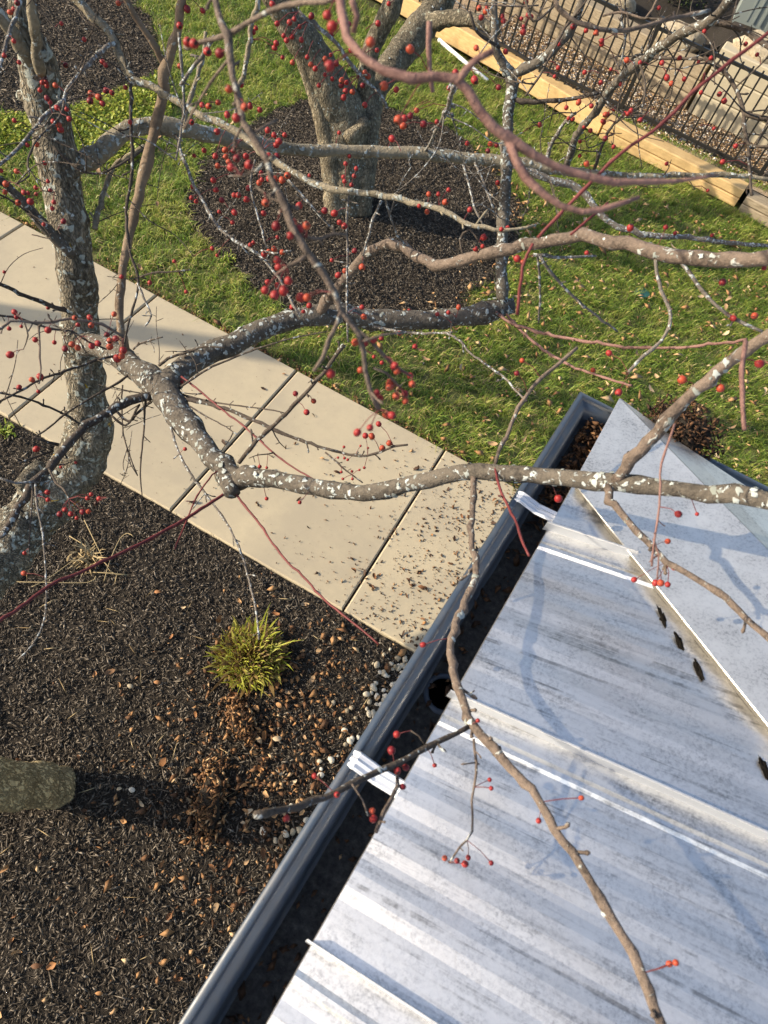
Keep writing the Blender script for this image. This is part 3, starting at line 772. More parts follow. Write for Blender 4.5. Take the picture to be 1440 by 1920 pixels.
# shrubs on the bank
M['shrub'] = tint_mat('shrub_leaves', [(0, (0.012, 0.022, 0.008)), (0.6, (0.035, 0.06, 0.018)), (1, (0.09, 0.10, 0.04))], 0.6, 0.3, 0.15)
def shrub(c, r, n, label):
    root = empty('shrub', c, label, 'shrub', 'shrubs on the bank')
    mb = MB()
    for i in range(9):
        a = rnd.uniform(0, 6.28); e = Vector(c) + Vector((math.cos(a) * r * 0.6, math.sin(a) * r * 0.6, r * rnd.uniform(0.8, 1.4)))
        mb.tube([Vector(c), Vector(c).lerp(e, 0.5) + Vector((0, 0, 0.1)), e], [0.012, 0.008, 0.003], 5)
    mb.build('stem', M['bark_twig'], root)
    D = rs.normal(0, 1, (n, 3)); D /= np.linalg.norm(D, axis=1)[:, None]; D *= (rs.uniform(0.3, 1, n) ** 0.5)[:, None]
    cl = np.array([noise.noise(Vector(tuple(q * 2.2))) for q in D]); D = D[cl > -0.15]; n = len(D)
    P = np.array(c) + D * np.array([r, r, r * 0.8]) + np.array([0, 0, r * 0.8])
    V, T, t = shards(P, rs.uniform(0.03, 0.07, n), rs.uniform(0.02, 0.04, n), rs.uniform(0, 0.01, n), rs.beta(2, 2, n), 0.8)
    fast_obj('foliage', V, T, M['shrub'], t, root)
shrub((-0.9, 11.3, 0.68), 0.55, 2600, 'dark green shrub on the bank left of the utility box')
shrub((0.95, 10.9, 0.9), 0.5, 2600, 'dark green shrub on the bank right of the utility box')
shrub((-2.4, 11.4, 0.66), 0.6, 2600, 'dark shrub on the bank at the left, behind the grey timber wall')

# white strip lying before the first timber
mb = MB(); a = on_z(822, 72, 0.05); b = on_z(918, 145, 0.05)
for i in range(1): mb.tube([a + Vector((0.02, -0.03, 0)), a.lerp(b, 0.5) + Vector((0, -0.06, 0)), b + Vector((0, -0.05, -0.02))], [0.024, 0.024, 0.024], 8)
tag(mb.build('edging_strip', M['white'], None, True), 'white plastic edging strip lying along the foot of the leftmost visible timber', 'edging strip')
c = on_z(1203, 551, 0.0); mb = MB()
for i in range(16):
    an = i * math.pi / 8; mb.V += [c + Vector((math.cos(an) * 0.075, math.sin(an) * 0.075, 0.0)), c + Vector((math.cos(an) * 0.07, math.sin(an) * 0.07, 0.022))]
mb.V.append(c + Vector((0, 0, 0.028))); mb.F = [(2 * i, 2 * ((i + 1) % 16), 2 * ((i + 1) % 16) + 1, 2 * i + 1) for i in range(16)] + [(2 * i + 1, 2 * ((i + 1) % 16) + 1, 32) for i in range(16)]
tag(mb.build('plastic_lid', simple('teal_plastic', (0.03, 0.12, 0.11), 0.4), None), 'small teal plastic lid half hidden in the lawn grass', 'lid')

# ------------------------------------------------------------------ fallen leaves
def leaf_geo(L, Wd, curl, fold, seed):
    V = []; F = []; nu, nv = 7, 3; r = random.Random(seed); tw = r.uniform(-0.6, 0.6); wob = [r.uniform(0.8, 1.15) for _ in range(nu)]
    for i in range(nu):
        t = i / (nu - 1); w = Wd * (math.sin(math.pi * min(1, t * 0.96 + 0.02)) ** 0.75) * wob[i] * 0.5
        a = curl * (t - 0.35); x = (math.sin(a) / curl if abs(curl) > 0.05 else (t - 0.35)) * L
        z = ((1 - math.cos(a)) / curl if abs(curl) > 0.05 else 0) * L
        for j in (-1, 0, 1):
            y = j * w; zz = abs(j) * w * fold
            c, s = math.cos(tw * t), math.sin(tw * t)
            V.append(Vector((x, y * c - zz * s, z + y * s + zz * c)))
    for i in range(nu - 1):
        for j in range(2): F.append((i * 3 + j, i * 3 + j + 1, i * 3 + j + 4, i * 3 + j + 3))
    mz = min(v.z for v in V)
    return [v - Vector((0, 0, mz)) for v in V], F
def leaf_material(name, stops):
    k = NT(name); v = k.coord(); n1 = k.noise(v, 120, 4)
    c = k.ramp(k.orand(), stops); c = k.mix(k.math('MULTIPLY', k.ramp(n1, [(0.4, 0), (0.7, 1)]), 0.45), c, (0.06, 0.03, 0.015)); k.color(c); k.set(0.7, 0, 0.3); return k.m
M['leaf_rust'] = leaf_material('rust_brown_leaf', [(0, (0.10, 0.045, 0.02)), (0.4, (0.26, 0.115, 0.045)), (0.75, (0.40, 0.20, 0.075)), (1, (0.50, 0.32, 0.16))])
M['leaf_tan'] = leaf_material('tan_leaf', [(0, (0.22, 0.12, 0.06)), (0.5, (0.40, 0.27, 0.15)), (1, (0.58, 0.46, 0.30))])
M['leaf_dark'] = leaf_material('dark_brown_leaf', [(0, (0.03, 0.018, 0.012)), (0.6, (0.09, 0.045, 0.025)), (1, (0.26, 0.13, 0.055))])
LEAF = {}
for mn in ('leaf_rust', 'leaf_tan', 'leaf_dark'):
    LEAF[mn] = []
    for i in range(9):
        V, F = leaf_geo(1.0, rnd.uniform(0.28, 0.55), rnd.uniform(0.8, 3.4) * rnd.choice((1, 1, -1)), rnd.uniform(0.1, 0.9), i * 3 + 1)
        LEAF[mn].append(mesh_from('fallen_leaf', V, F, M[mn], True))
def drop_leaf(x, y, z, size, mn, label, group, parent=None, tilt=0.3):
    o = bpy.data.objects.new('fallen_leaf', rnd.choice(LEAF[mn])); COL.objects.link(o)
    o.location = (x, y, z); o.scale = (size, size, size); o.rotation_euler = (rnd.gauss(0, tilt), rnd.gauss(0, tilt), rnd.uniform(0, 6.28))
    tag(o, label, 'leaf', group); return o
cnt = 0
while cnt < 100:                    # on the pavement, thick beside the gutter
    x = 0.22 - abs(rnd.gauss(0, 0.42)) if rnd.random() < 0.85 else rnd.uniform(-2, 0)
    y = rnd.uniform(SW_LO + 0.03, SW_HI - 0.05)
    if x < -2.5: continue
    mn = rnd.choice(('leaf_dark', 'leaf_dark', 'leaf_rust')); big = rnd.uniform(0.022, 0.058)
    drop_leaf(x, y, 0.031, big, mn, '%s %s leaf lying on the %s' % ('tiny curled' if big < 0.03 else 'curled', 'dark brown' if mn == 'leaf_dark' else 'rust brown', 'sidewalk slab that runs under the gutter' if x > -0.42 else 'sidewalk slabs away from the gutter'), 'leaves on the sidewalk'); cnt += 1
cnt = 0
while cnt < 132:                    # on the mulch
    if rnd.random() < 0.7: x, y = rnd.gauss(-0.35, 0.38), rnd.gauss(0.95, 0.5)
    else: x, y = rnd.uniform(-1.5, 0.1), rnd.uniform(-0.6, 1.8)
    if y > SW_LO - 0.03 or x > 0.12 or y < -0.7: continue
    mn = rnd.choice(('leaf_rust', 'leaf_rust', 'leaf_tan')); big = rnd.uniform(0.03, 0.068)
    where = 'beside the grass tuft' if math.hypot(x + 0.75, y - 1.36) < 0.5 else ('beside the brown leaf clods' if math.hypot(x + 0.5, y - 0.75) < 0.4 else ('close along the gutter' if x > -0.3 else ('near the leaning trunk base' if math.hypot(x + 1.1, y - 0.3) < 0.6 else 'out in the open front bed')))
    drop_leaf(x, y, bed_h(x, y) + 0.012, big, mn, '%s %s leaf on dark mulch %s' % ('small' if big < 0.045 else 'larger', 'rust brown' if mn == 'leaf_rust' else 'tan', where), 'leaves on the front mulch bed'); cnt += 1
cnt = 0
while cnt < 66:                     # on the lawn
    x, y = rnd.uniform(-1.1, 2.2), rnd.uniform(3.5, 7.2)
    if rnd.random() < 0.25: x, y = rnd.uniform(-4.6, -2.4), rnd.uniform(3.5, 6.5)
    if in_poly(np.array([[x, y]]), RING)[0]: continue
    big = rnd.uniform(0.055, 0.11)
    where = 'left of the mulch ring' if x < -2.4 else ('behind the roof corner' if x > 0 and y < 5.2 else ('right of the mulch ring' if y > 5.2 else 'between the sidewalk and the mulch ring'))
    drop_leaf(x, y, 0.052, big, 'leaf_tan', '%s pale tan leaf in the grass %s' % ('small' if big < 0.08 else 'broad', where), 'leaves on the lawn', tilt=0.25); cnt += 1
p = on_z(525, 1575, 0.02); o = drop_leaf(p.x, p.y, 0.03, 0.075, 'leaf_tan', 'large pale yellow leaf on the mulch close to the gutter', 'leaves on the front mulch bed')
def loose_leaves(name, P, size, mat, tint):
    n = len(P); V, T, t = shards(P, size, size * 0.5, size * 0.22, tint, 0.4); return tag(fast_obj(name, V, T, mat, t), kind='stuff')
M['scrap'] = tint_mat('leaf_scraps', [(0, (0.035, 0.018, 0.010)), (0.45, (0.14, 0.068, 0.03)), (0.75, (0.32, 0.175, 0.075)), (1, (0.52, 0.38, 0.22))], 0.75, 0.3)
n = 1500; P = np.c_[0.28 - np.abs(rs.normal(0, 0.5, n)), rs.uniform(SW_LO + 0.01, SW_HI - 0.02, n), np.full(n, 0.033)]
loose_leaves('leaf_fragments', P, rs.gamma(2, 0.0058, n) + 0.003, M['scrap'], rs.beta(1.2, 2.8, n))
n = 260; P = np.c_[rs.uniform(-4.5, 0, n), rs.uniform(SW_LO + 0.01, SW_HI - 0.02, n), np.full(n, 0.033)]
loose_leaves('leaf_fragments', P, rs.gamma(2, 0.003, n) + 0.002, M['scrap'], rs.beta(1.2, 3, n))
n = 1500; P = np.c_[rs.normal(-0.30, 0.36, n), rs.normal(0.95, 0.5, n)]; P = P[(P[:, 1] < SW_LO - 0.02) & (P[:, 0] < 0.2)]
P = np.c_[P, zvals(P, bed_h) + 0.014]; n = len(P); loose_leaves('leaf_fragments', P, rs.gamma(3, 0.0085, n) + 0.005, M['scrap'], rs.beta(2, 2.2, n))
n = 1100; P = np.c_[rs.uniform(-1.0, 2.4, n), rs.uniform(3.45, 8.2, n), np.full(n, 0.03)]; q_ = rs.randint(0, len(RING), 500); RP = np.array(RING)[q_] + rs.normal(0, 0.13, (500, 2)); P = np.concatenate([P[~in_poly(P, RING)], np.c_[RP[RP[:, 0] > -1.9], np.full((RP[:, 0] > -1.9).sum(), 0.035)]]); P[:, 2] += 0.015
n = len(P); loose_leaves('leaf_fragments', P, rs.gamma(3, 0.012, n) + 0.014, M['scrap'], rs.uniform(0.5, 1, n))
# litter along the pavement's grass side
n = 700; P = np.c_[rs.uniform(-4.5, 0.4, n), SW_HI + np.abs(rs.normal(0, 0.035, n)), rs.uniform(0.0, 0.03, n)]
loose_leaves('leaf_fragments', P, rs.gamma(3, 0.007, n) + 0.006, M['scrap'], rs.beta(1.5, 2, n))

# clods of wet leaves thrown from the gutter
def clod(c, r, n, rz, label, dark=False):
    root = empty('leaf_clod', c, label, 'leaf clod', 'leaf clods thrown out of the gutter')
    V, F = lump(c, (r[0] * 0.75, r[1] * 0.75, r[2] * 0.7), rnd.uniform(0, 50), 8, 0.5)
    co, si = math.cos(rz), math.sin(rz); cc = Vector(c)
    V = [cc + Vector((co * (v.x - cc.x) - si * (v.y - cc.y), si * (v.x - cc.x) + co * (v.y - cc.y), v.z - cc.z)) for v in V]
    obj('packed_core', V, F, M['mulch'], root, True)
    D = rs.normal(0, 1, (n, 3)); D /= np.linalg.norm(D, axis=1)[:, None]; D[:, 2] = np.abs(D[:, 2]) if not dark else D[:, 2]
    D *= (0.55 + 0.75 * rs.uniform(0, 1, n) ** 1.5)[:, None]; q = D * np.array(r)
    P = np.stack([co * q[:, 0] - si * q[:, 1], si * q[:, 0] + co * q[:, 1], q[:, 2]], 1) + np.array(c)
    V, T, t = shards(P, rs.uniform(0.022, 0.058, n) * (0.55 if dark else 1), rs.uniform(0.010, 0.022, n) * (0.5 if dark else 1), rs.uniform(0.001, 0.006, n), rs.beta(0.9, 5.5, n) if dark else rs.beta(2.2, 2.4, n), 0.7)
    o = fast_obj('matted_leaves', V, T, M['scrap'], t, root); tag(o, kind='stuff')
q = on_z(450, 1352, 0.03); clod((q.x, q.y, 0.03), (0.13, 0.065, 0.065), 300, -0.5, 'small brown clod of matted leaves on the mulch just below the grass tuft')
q = on_z(393, 1500, 0.04); clod((q.x, q.y, 0.03), (0.21, 0.075, 0.085), 430, -1.15, 'long brown clod of matted leaves on the mulch at the end of the trunk shadow')
clod((0.395, 1.665, 2.625), (0.10, 0.07, 0.06), 1300, 0.0, 'dark clod of wet leaves heaped on the far gutter beside the roof corner', True)
# leaves in the gutter's far corner
n = 520; y = 1.20 + 0.42 * rs.uniform(0, 1, n) ** 0.7
P = np.c_[np.array([lip_x(a) for a in y]) + rs.uniform(0.06, 0.16, n), y, LIPZ - 0.10 + 0.07 * np.clip((y - 1.15) / 0.45, 0, 1) * rs.uniform(0.4, 1, n)]
V, T, t = shards(P, rs.uniform(0.012, 0.04, n), rs.uniform(0.006, 0.016, n), rs.uniform(0.002, 0.008, n), rs.beta(1.2, 3.0, n), 0.7)
tag(fast_obj('gutter_leaf_litter', V, T, M['scrap'], t), kind='stuff')
n = 260; y = rs.uniform(-1.2, 1.2, n); P = np.c_[np.array([lip_x(a) for a in y]) + rs.uniform(0.06, 0.15, n), y, np.full(n, LIPZ - 0.094)]
loose_leaves('gutter_leaf_scraps', P, rs.gamma(2, 0.006, n) + 0.004, M['scrap'], rs.beta(1.0, 4.0, n))
# scraps of dirt at the edge of the hip cap
M['dirt'] = simple('black_dirt', (0.006, 0.005, 0.004), 0.95, 0, 0.1)
def on_p1(px, py, dz=0.004):
    lo, hi = 0.6, 2.6
    for _ in range(50):
        mid = (lo + hi) / 2; p = at(px, py, mid)
        if p.z > p1z(p.x, p.y) + dz: lo = mid
        else: hi = mid
    return at(px, py, lo)
for a, b, l in ((1243, 1160, 'highest'), (1274, 1205, 'second highest'), (1310, 1256, 'third'), (1432, 1440, 'lowest')):
    p = on_p1(a, b); V, F = lump(p, (0.0065, 0.021, 0.004), a * 0.1, 8, 0.9)
    co, si = math.cos(0.6), math.sin(0.6)
    V = [p + Vector((co * (v.x - p.x) - si * (v.y - p.y), si * (v.x - p.x) + co * (v.y - p.y), v.z - p.z)) for v in V]
    tag(obj('dirt_clump', V, F, M['dirt'], None), 'black lump of dirt against the hip flashing, the %s in its row' % l, 'dirt', 'dirt lumps on the roof')

# river pebbles in the drip line
k = NT('pebble'); v = k.coord(); n1 = k.noise(v, 60, 4); c = k.ramp(k.orand(), [(0, (0.22, 0.175, 0.11)), (0.4, (0.38, 0.33, 0.24)), (1, (0.56, 0.52, 0.44))]); k.color(k.mix(k.ramp(n1, [(0.5, 0), (0.8, 0.4)]), c, (0.3, 0.25, 0.18))); k.set(0.6, 0, 0.4); M['pebble'] = k.m
peb = empty('pebble_strip', (0.0, 1.2, 0.0), kind='structure')
PM = []
for i in range(6):
    V, F = lump((0, 0, 0), (1, 0.78, 0.6), i * 9.1, 5, 0.3); PM.append(mesh_from('pebble', V, F, M['pebble'], True))
cnt = 0
while cnt < 125:
    y = rnd.uniform(0.55, 1.84); xw = 0.055 * (y) - 0.06
    x = xw + rnd.gauss(0, 0.075) + 0.02
    if rnd.random() > (1.0 if y > 1.35 else 0.35): continue
    r = rnd.uniform(0.010, 0.023)
    o = bpy.data.objects.new('pebble', rnd.choice(PM)); COL.objects.link(o); o.parent = peb
    o.location = (x, y - 1.2, bed_h(x, y) + 0.012 + r * 0.2); o.scale = (r, r, r); o.rotation_euler = (rnd.gauss(0, 0.3), rnd.gauss(0, 0.3), rnd.uniform(0, 6.28)); cnt += 1
for a, b in ((245, 1288), (248, 1482), (408, 1218)):
    p = on_z(a, b, 0.02); o = bpy.data.objects.new('pebble', PM[0]); COL.objects.link(o); o.parent = peb; o.location = (p.x, p.y - 1.2, 0.03); o.scale = (0.018, 0.016, 0.014)

# straw stalks and dead plants in the mulch
M['straw'] = tint_mat('straw', [(0, (0.18, 0.125, 0.06)), (1, (0.46, 0.36, 0.20))], 0.8)
n = 70; P = np.c_[rs.uniform(-2.2, 0.0, n), rs.uniform(-0.6, 1.8, n)]; P = np.c_[P, zvals(P, bed_h) + 0.016]
V, T, t = shards(P, rs.uniform(0.05, 0.16, n), rs.uniform(0.003, 0.006, n), np.full(n, 0.002), rs.uniform(0, 1, n), 0.08)
tag(fast_obj('straw_bits', V, T, M['straw'], t), kind='stuff')
root = empty('dead_plant', on_z(165, 1052), 'dead straw-coloured plant stub with long bent stalks on the mulch near the left edge', 'dead plant')
for pts in ([(130, 1005), (160, 1025), (150, 1040), (90, 1085), (60, 1100)], [(158, 975), (185, 1030), (208, 1072), (235, 1078)], [(195, 1090), (205, 1055), (225, 1010), (240, 1000), (250, 1006)], [(0, 1090), (80, 1092), (165, 1092), (180, 1080)], [(175, 1073), (210, 1075), (240, 1078)]):
    mb = MB(); P = [on_z(a, b, 0.03 + 0.03 * math.sin(i * 1.3) ** 2) for i, (a, b) in enumerate(pts)]
    Q = catmull([(p.x, p.y, p.z, 0.0028) for p in P], 0.03); mb.tube([q[:3] for q in Q], [q[3] for q in Q], 5)
    o = mb.build('stalk', None, root, True); o.data.materials.append(simple('stalk_straw', (0.36, 0.28, 0.15), 0.8))
b0 = on_z(165, 1052); n = 110
V, T, t = blades(np.c_[b0.x + rs.normal(0, 0.035, n), b0.y + rs.normal(0, 0.035, n), np.full(n, 0.02)], rs.uniform(0.02, 0.10, n), rs.uniform(0.006, 0.014, n), rs.uniform(0.3, 1.3, n), rs.uniform(0.3, 1, n))
fast_obj('dry_leaves', V, T, M['straw'], t, root)

# grass tuft
M['tuft'] = tint_mat('tuft_blades', [(0, (0.07, 0.04, 0.015)), (0.25, (0.22, 0.13, 0.045)), (0.45, (0.36, 0.25, 0.09)), (0.6, (0.30, 0.30, 0.04)), (0.85, (0.42, 0.44, 0.05)), (1, (0.52, 0.50, 0.11))], 0.55, 0.3, 0.3)
tc = on_z(470, 1238, 0.0)
tuft = empty('grass_tuft', tc, 'round tuft of yellow-green ornamental grass growing in the dark mulch', 'grass tuft')
def tuft_blades(n, rad, hmin, hmax, tlo, thi, wlo, whi, lean):
    a = rs.uniform(0, 6.28, n); r = rad * np.sqrt(rs.uniform(0, 1, n)); base = np.c_[tc.x + np.cos(a) * r * 0.92, tc.y + np.sin(a) * r * 0.92, 0.01 + 0.07 * np.clip(1 - (r / rad) ** 2, 0, 1)]
    h = rs.uniform(hmin, hmax, n) * (1.1 - 0.3 * r / rad); d = 0.45 * np.stack([np.cos(a), np.sin(a), np.zeros(n)], 1); d += rs.normal(0, 0.8, (n, 3)) * np.array([1, 1, 0])
    s = np.stack([-d[:, 1], d[:, 0], rs.normal(0, 0.3, n)], 1); w = rs.uniform(wlo, whi, n)[:, None]; ln = (rs.uniform(0.5, 1.2, n) * lean * (0.25 + r / rad))[:, None]
    up = np.array([0, 0, 1.0]); hh = h[:, None]
    p1 = base + up * hh * 0.55 + d * hh * ln * 0.3; p2 = base + up * hh * 0.9 + d * hh * ln * 0.75; p3 = base + up * hh * (0.98 - 0.15 * ln) + d * hh * ln * 1.2
    V = np.stack([base - s * w / 2, base + s * w / 2, p1 - s * w / 2, p1 + s * w / 2, p2 - s * w * 0.4, p2 + s * w * 0.4, p3], 1).reshape(-1, 3)
    k0 = np.arange(n)[:, None] * 7
    T = np.concatenate([k0 + np.array(q) for q in ((0, 1, 3), (0, 3, 2), (2, 3, 5), (2, 5, 4), (4, 5, 6))], 0)
    return V, T, np.repeat(rs.uniform(tlo, thi, n), 7)
V, T, t = tuft_blades(900, 0.195, 0.05, 0.105, 0.5, 1.0, 0.004, 0.007, 0.5); fast_obj('green_blade', V, T, M['tuft'], t, tuft)
V, T, t = tuft_blades(1900, 0.185, 0.035, 0.085, 0.0, 0.58, 0.005, 0.011, 0.5); fast_obj('dry_blade', V, T, M['tuft'], t, tuft)
V, T, t = tuft_blades(14, 0.20, 0.08, 0.13, 0.7, 1.0, 0.004, 0.006, 1.0); fast_obj('long_blade', V, T, M['tuft'], t, tuft)
p = on_z(415, 1165, 0.12); o = drop_leaf(p.x, p.y, p.z, 0.085, 'leaf_rust', 'orange-red leaf caught in the upper left of the grass tuft', 'leaves on the front mulch bed', tilt=0.6)
# weeds in the ring bed
for a, b, lb in ((428, 492, 'tiny green weed sprouting in the ring of mulch near the sidewalk'), (955, 548, 'tiny green weed in the mulch at the right rim of the ring'), (8, 815, 'small green weed at the left end of the front bed by the sidewalk')):
    c = on_z(a, b); n = 60; root = empty('weed', c, lb, 'weed', 'weeds in the mulch')
    V, T, t = blades(np.c_[c.x + rs.normal(0, 0.03, n), c.y + rs.normal(0, 0.03, n), np.full(n, 0.02)], rs.uniform(0.02, 0.06, n), rs.uniform(0.008, 0.014, n), rs.uniform(0.3, 1, n), rs.uniform(0.45, 0.8, n))
    fast_obj('leaves', V, T, M['grass'], t, root)

# ------------------------------------------------------------------ trees
BR = []       # sampled branch points for the fruit: (x, y, z, r)
LV, LF, LT = [], [], []
def add_lichen(Q, dens, mul=1.0):
    """small raised rosettes on a branch's skin"""
    for i in range(len(Q) - 1):
        L = np.linalg.norm(Q[i + 1][:3] - Q[i][:3]); r = Q[i][3]
        k_ = rs.poisson(2.1 * dens * L * (0.5 + r * 40) * max(0.0, 1 + 1.6 * noise.noise(Vector(Q[i][:3]) * 7)))
        t = Vector(Q[i + 1][:3] - Q[i][:3])
        if t.length < 1e-6: continue
        t.normalize(); a = t.orthogonal().normalized(); b = t.cross(a)
        for _ in range(k_):
            ang = rnd.uniform(0, 6.28); nd = a * math.cos(ang) + b * math.sin(ang)
            if nd.z < -0.3 and rnd.random() < 0.6: continue
            c = Vector(Q[i][:3]) + t * rnd.uniform(0, L) + nd * (r * 1.02)
            sz = min(rnd.gammavariate(1.6, 0.0019) * mul + 0.0013, r * 0.8, 0.0085)
            s1 = nd.orthogonal().normalized(); s2 = nd.cross(s1); k0 = len(LV)
            LV.append(c + nd * sz * 0.25)
            m_ = 9
            for j in range(m_):
                rr = sz * rnd.uniform(0.4, 1.3); an = 6.283 * j / m_
                cc = c + s1 * math.cos(an) * rr + s2 * math.sin(an) * rr * 1.2
                LV.append(cc - nd * (rr * rr / (2 * max(r, 0.004)) * 0.8))
            tv = rnd.random(); LT.extend([tv] * (m_ + 1))
            LF.extend([(k0, k0 + 1 + j, k0 + 1 + (j + 1) % m_) for j in range(m_)])

def branch(parent, name, pts, mat, d=None, w=None, sides=8, rough=0.10, spur=0.0, spl=(0.008, 0.028), lich=0.0, fruit=True, tip=False, step=None, jit=1.0, lm=1.0):
    n = len(pts); P = []
    # cumulative pixel length for interpolation
    cl = [0.0]
    for i in range(1, n): cl.append(cl[-1] + math.hypot(pts[i][0] - pts[i - 1][0], pts[i][1] - pts[i - 1][1]))
    for i, p in enumerate(pts):
        t = cl[i] / max(cl[-1], 1e-6)
        dd = p[2] if len(p) > 2 else d[0] + (d[1] - d[0]) * t
        ww = p[3] if len(p) > 3 else w[0] + (w[1] - w[0]) * t
        q = at(p[0], p[1], dd); P.append((q.x, q.y, q.z, ww * ((0.435 if parent is TB else 0.49) if name in ('trunk', 'stem') else 0.375) * dd / FPX))
    st = step or max(0.02, min(0.05, P[0][3] * 2))
    Q = catmull(P, st)
    sd = rnd.uniform(0, 100)
    for i in range(1, len(Q) - 1):
        a = min(Q[i][3] * 0.55, 0.004) * jit
        v = Vector(Q[i][:3]) * 14 + Vector((sd, 0, 0))
        Q[i][:3] += a * np.array([noise.noise(v), noise.noise(v + Vector((7, 3, 0))), noise.noise(v + Vector((0, 9, 5)))])
        Q[i][3] *= 1 + 0.10 * noise.noise(Vector(Q[i][:3]) * 25)
    mb = MB()
    if name not in ('trunk', 'stem', 'knot'):
        s_ = 0.0; nxt = rnd.uniform(0.02, 0.06); marks = []
        for i in range(1, len(Q)):
            s_ += np.linalg.norm(Q[i][:3] - Q[i - 1][:3])
            if s_ > nxt: marks.append(i); nxt = s_ + rnd.uniform(0.03, 0.10)
        for i in marks:
            kn_ = rnd.uniform(0.10, 0.30); Q[i][3] *= 1 + kn_
            if i + 1 < len(Q): Q[i + 1][3] *= 1 + kn_ * 0.4
            kick = min(Q[i][3] * 0.35, 0.004); Q[i][:3] += np.array([rnd.gauss(0, kick) for _ in range(3)]) * jit
    R = [q[3] for q in Q]
    if tip: R[-1] *= 0.35
    mb.tube([q[:3] for q in Q], R, sides, rough, True, sd, 1.1 / max(0.012, P[0][3]) if sides > 12 else 30)
    if spur:
        for i in range(1, len(Q) - 1):
            L = np.linalg.norm(Q[i + 1][:3] - Q[i][:3])
            for _ in range(rs.poisson(spur * L)):
                t = Vector(Q[i + 1][:3] - Q[i - 1][:3]).normalized(); a = t.orthogonal().normalized(); b = t.cross(a); an = rnd.uniform(0, 6.28)
                dv = (a * math.cos(an) + b * math.sin(an) + t * rnd.uniform(0.1, 0.9)).normalized(); ln = rnd.uniform(*spl) * (1.8 if rnd.random() < 0.15 else 1)
                p0 = Vector(Q[i][:3]); r0 = max(0.0010, min(Q[i][3] * 0.5, 0.0032)); bend = Vector((rnd.gauss(0, 1), rnd.gauss(0, 1), rnd.gauss(0.3, 1))) * ln * 0.25
                p2 = p0 + dv * (Q[i][3] + ln * 0.55) + bend * 0.4; p3 = p0 + dv * (Q[i][3] + ln) + bend
                mb.tube([p0, p2, p2.lerp(p3, 0.6), p3], [r0, r0 * 0.9, r0 * 1.35, r0 * 0.5], 5)
                if ln > 0.024 and rnd.random() < 0.6:
                    p4 = p2 + Vector((rnd.gauss(0, 1), rnd.gauss(0, 1), rnd.gauss(0, 1))).normalized() * ln * 0.5; mb.tube([p2, p4], [r0 * 0.7, r0 * 0.6], 4)
    o = mb.build(name, mat, parent, True)
    if lich: add_lichen(Q, lich, lm)
    if fruit: BR.extend([tuple(q) for q in Q[::2]])
    return o, Q

base = on_z(128, 1476)
tree = empty('crabapple_tree', base, 'leaning grey crabapple tree with lichened limbs and red berries spreading over the whole foreground', 'tree')
TB = tree
branch(TB, 'trunk', [(106, 1478, 3.60, 96), (98, 1476, 3.54, 92), (84, 1474, 3.42, 92), (60, 1471, 3.28, 92), (0, 1470, 3.04, 100), (-110, 1420, 2.80, 120), (-185, 1310, 2.74, 124), (-210, 1250, 2.74, 118)], M['bark_base'], sides=32, rough=0.15, fruit=False, step=0.02, jit=0)
branch(TB, 'trunk', [(-110, 1424, 2.80, 116), (-185, 1310, 2.74, 122), (-130, 1190, 2.84, 122), (-50, 1100, 3.0, 118), (20, 1020, 3.14, 114), (85, 940, 3.21, 110), (140, 880, 3.20, 104), (168, 815, 3.10, 92), (162, 740, 2.98, 80), (155, 660, 2.86, 75), (148, 570, 2.72, 76), (138, 480, 2.57, 80), (122, 380, 2.46, 80), (105, 280, 2.36, 84), (88, 200, 2.26, 84), (74, 130, 2.16, 76), (52, 60, 2.06, 62), (38, -20, 1.98, 52), (30, -120, 1.90, 46)], M['bark_trunk'], sides=32, rough=0.17, lich=45, fruit=False, step=0.02, jit=0, lm=1.5)
# sawn stubs and knots on the trunk
for pts, ww in (([(170, 800, 3.08), (150, 792, 2.98), (146, 790, 2.95)], (46, 30)), ([(75, 880, 3.15), (48, 900, 3.06), (36, 915, 3.04)], (50, 36)), ([(110, 190, 2.26), (60, 185, 2.24), (35, 178, 2.24)], (40, 24))):
    branch(TB, 'knot', pts, M['bark_trunk'], w=ww, sides=14, rough=0.2, fruit=False)
branch(TB, 'branch', [(60, 120, 2.12), (40, 85, 2.05), (12, 45, 1.98), (-40, -20, 1.9)], M['bark_pale'], w=(34, 22), sides=12, fruit=False, lich=10)
branch(TB, 'branch', [(76, 135, 2.12), (66, 80, 2.0), (58, 20, 1.9), (60, -60, 1.8)], M['bark_pale'], w=(26, 18), sides=12, fruit=False, lich=10)
# the big limbs
branch(TB, 'branch', [(150, 648, 2.84, 50), (190, 650, 2.68, 50), (240, 682, 2.52, 54), (300, 728, 2.36, 58), (338, 778, 2.30, 55), (385, 842, 2.22, 48), (430, 890, 2.15, 50), (490, 898, 2.06, 42), (560, 908, 1.98, 38), (620, 918, 1.93, 37), (690, 920, 1.87, 37), (760, 908, 1.80, 36), (830, 893, 1.74, 37), (900, 884, 1.68, 38), (980, 886, 1.61, 37), (1060, 896, 1.55, 38), (1160, 905, 1.48, 44), (1230, 912, 1.43, 38), (1330, 925, 1.37, 38), (1440, 938, 1.30, 37), (1600, 960, 1.2, 34), (1800, 990, 1.1, 28)], M['bark_limb'], sides=18, rough=0.09, lich=60, fruit=True, jit=1.2, lm=1.5)
branch(TB, 'knot', [(420, 890, 2.15), (432, 912, 2.10), (436, 926, 2.08)], M['bark_limb'], w=(50, 40), sides=12, rough=0.2, lich=120, fruit=False)
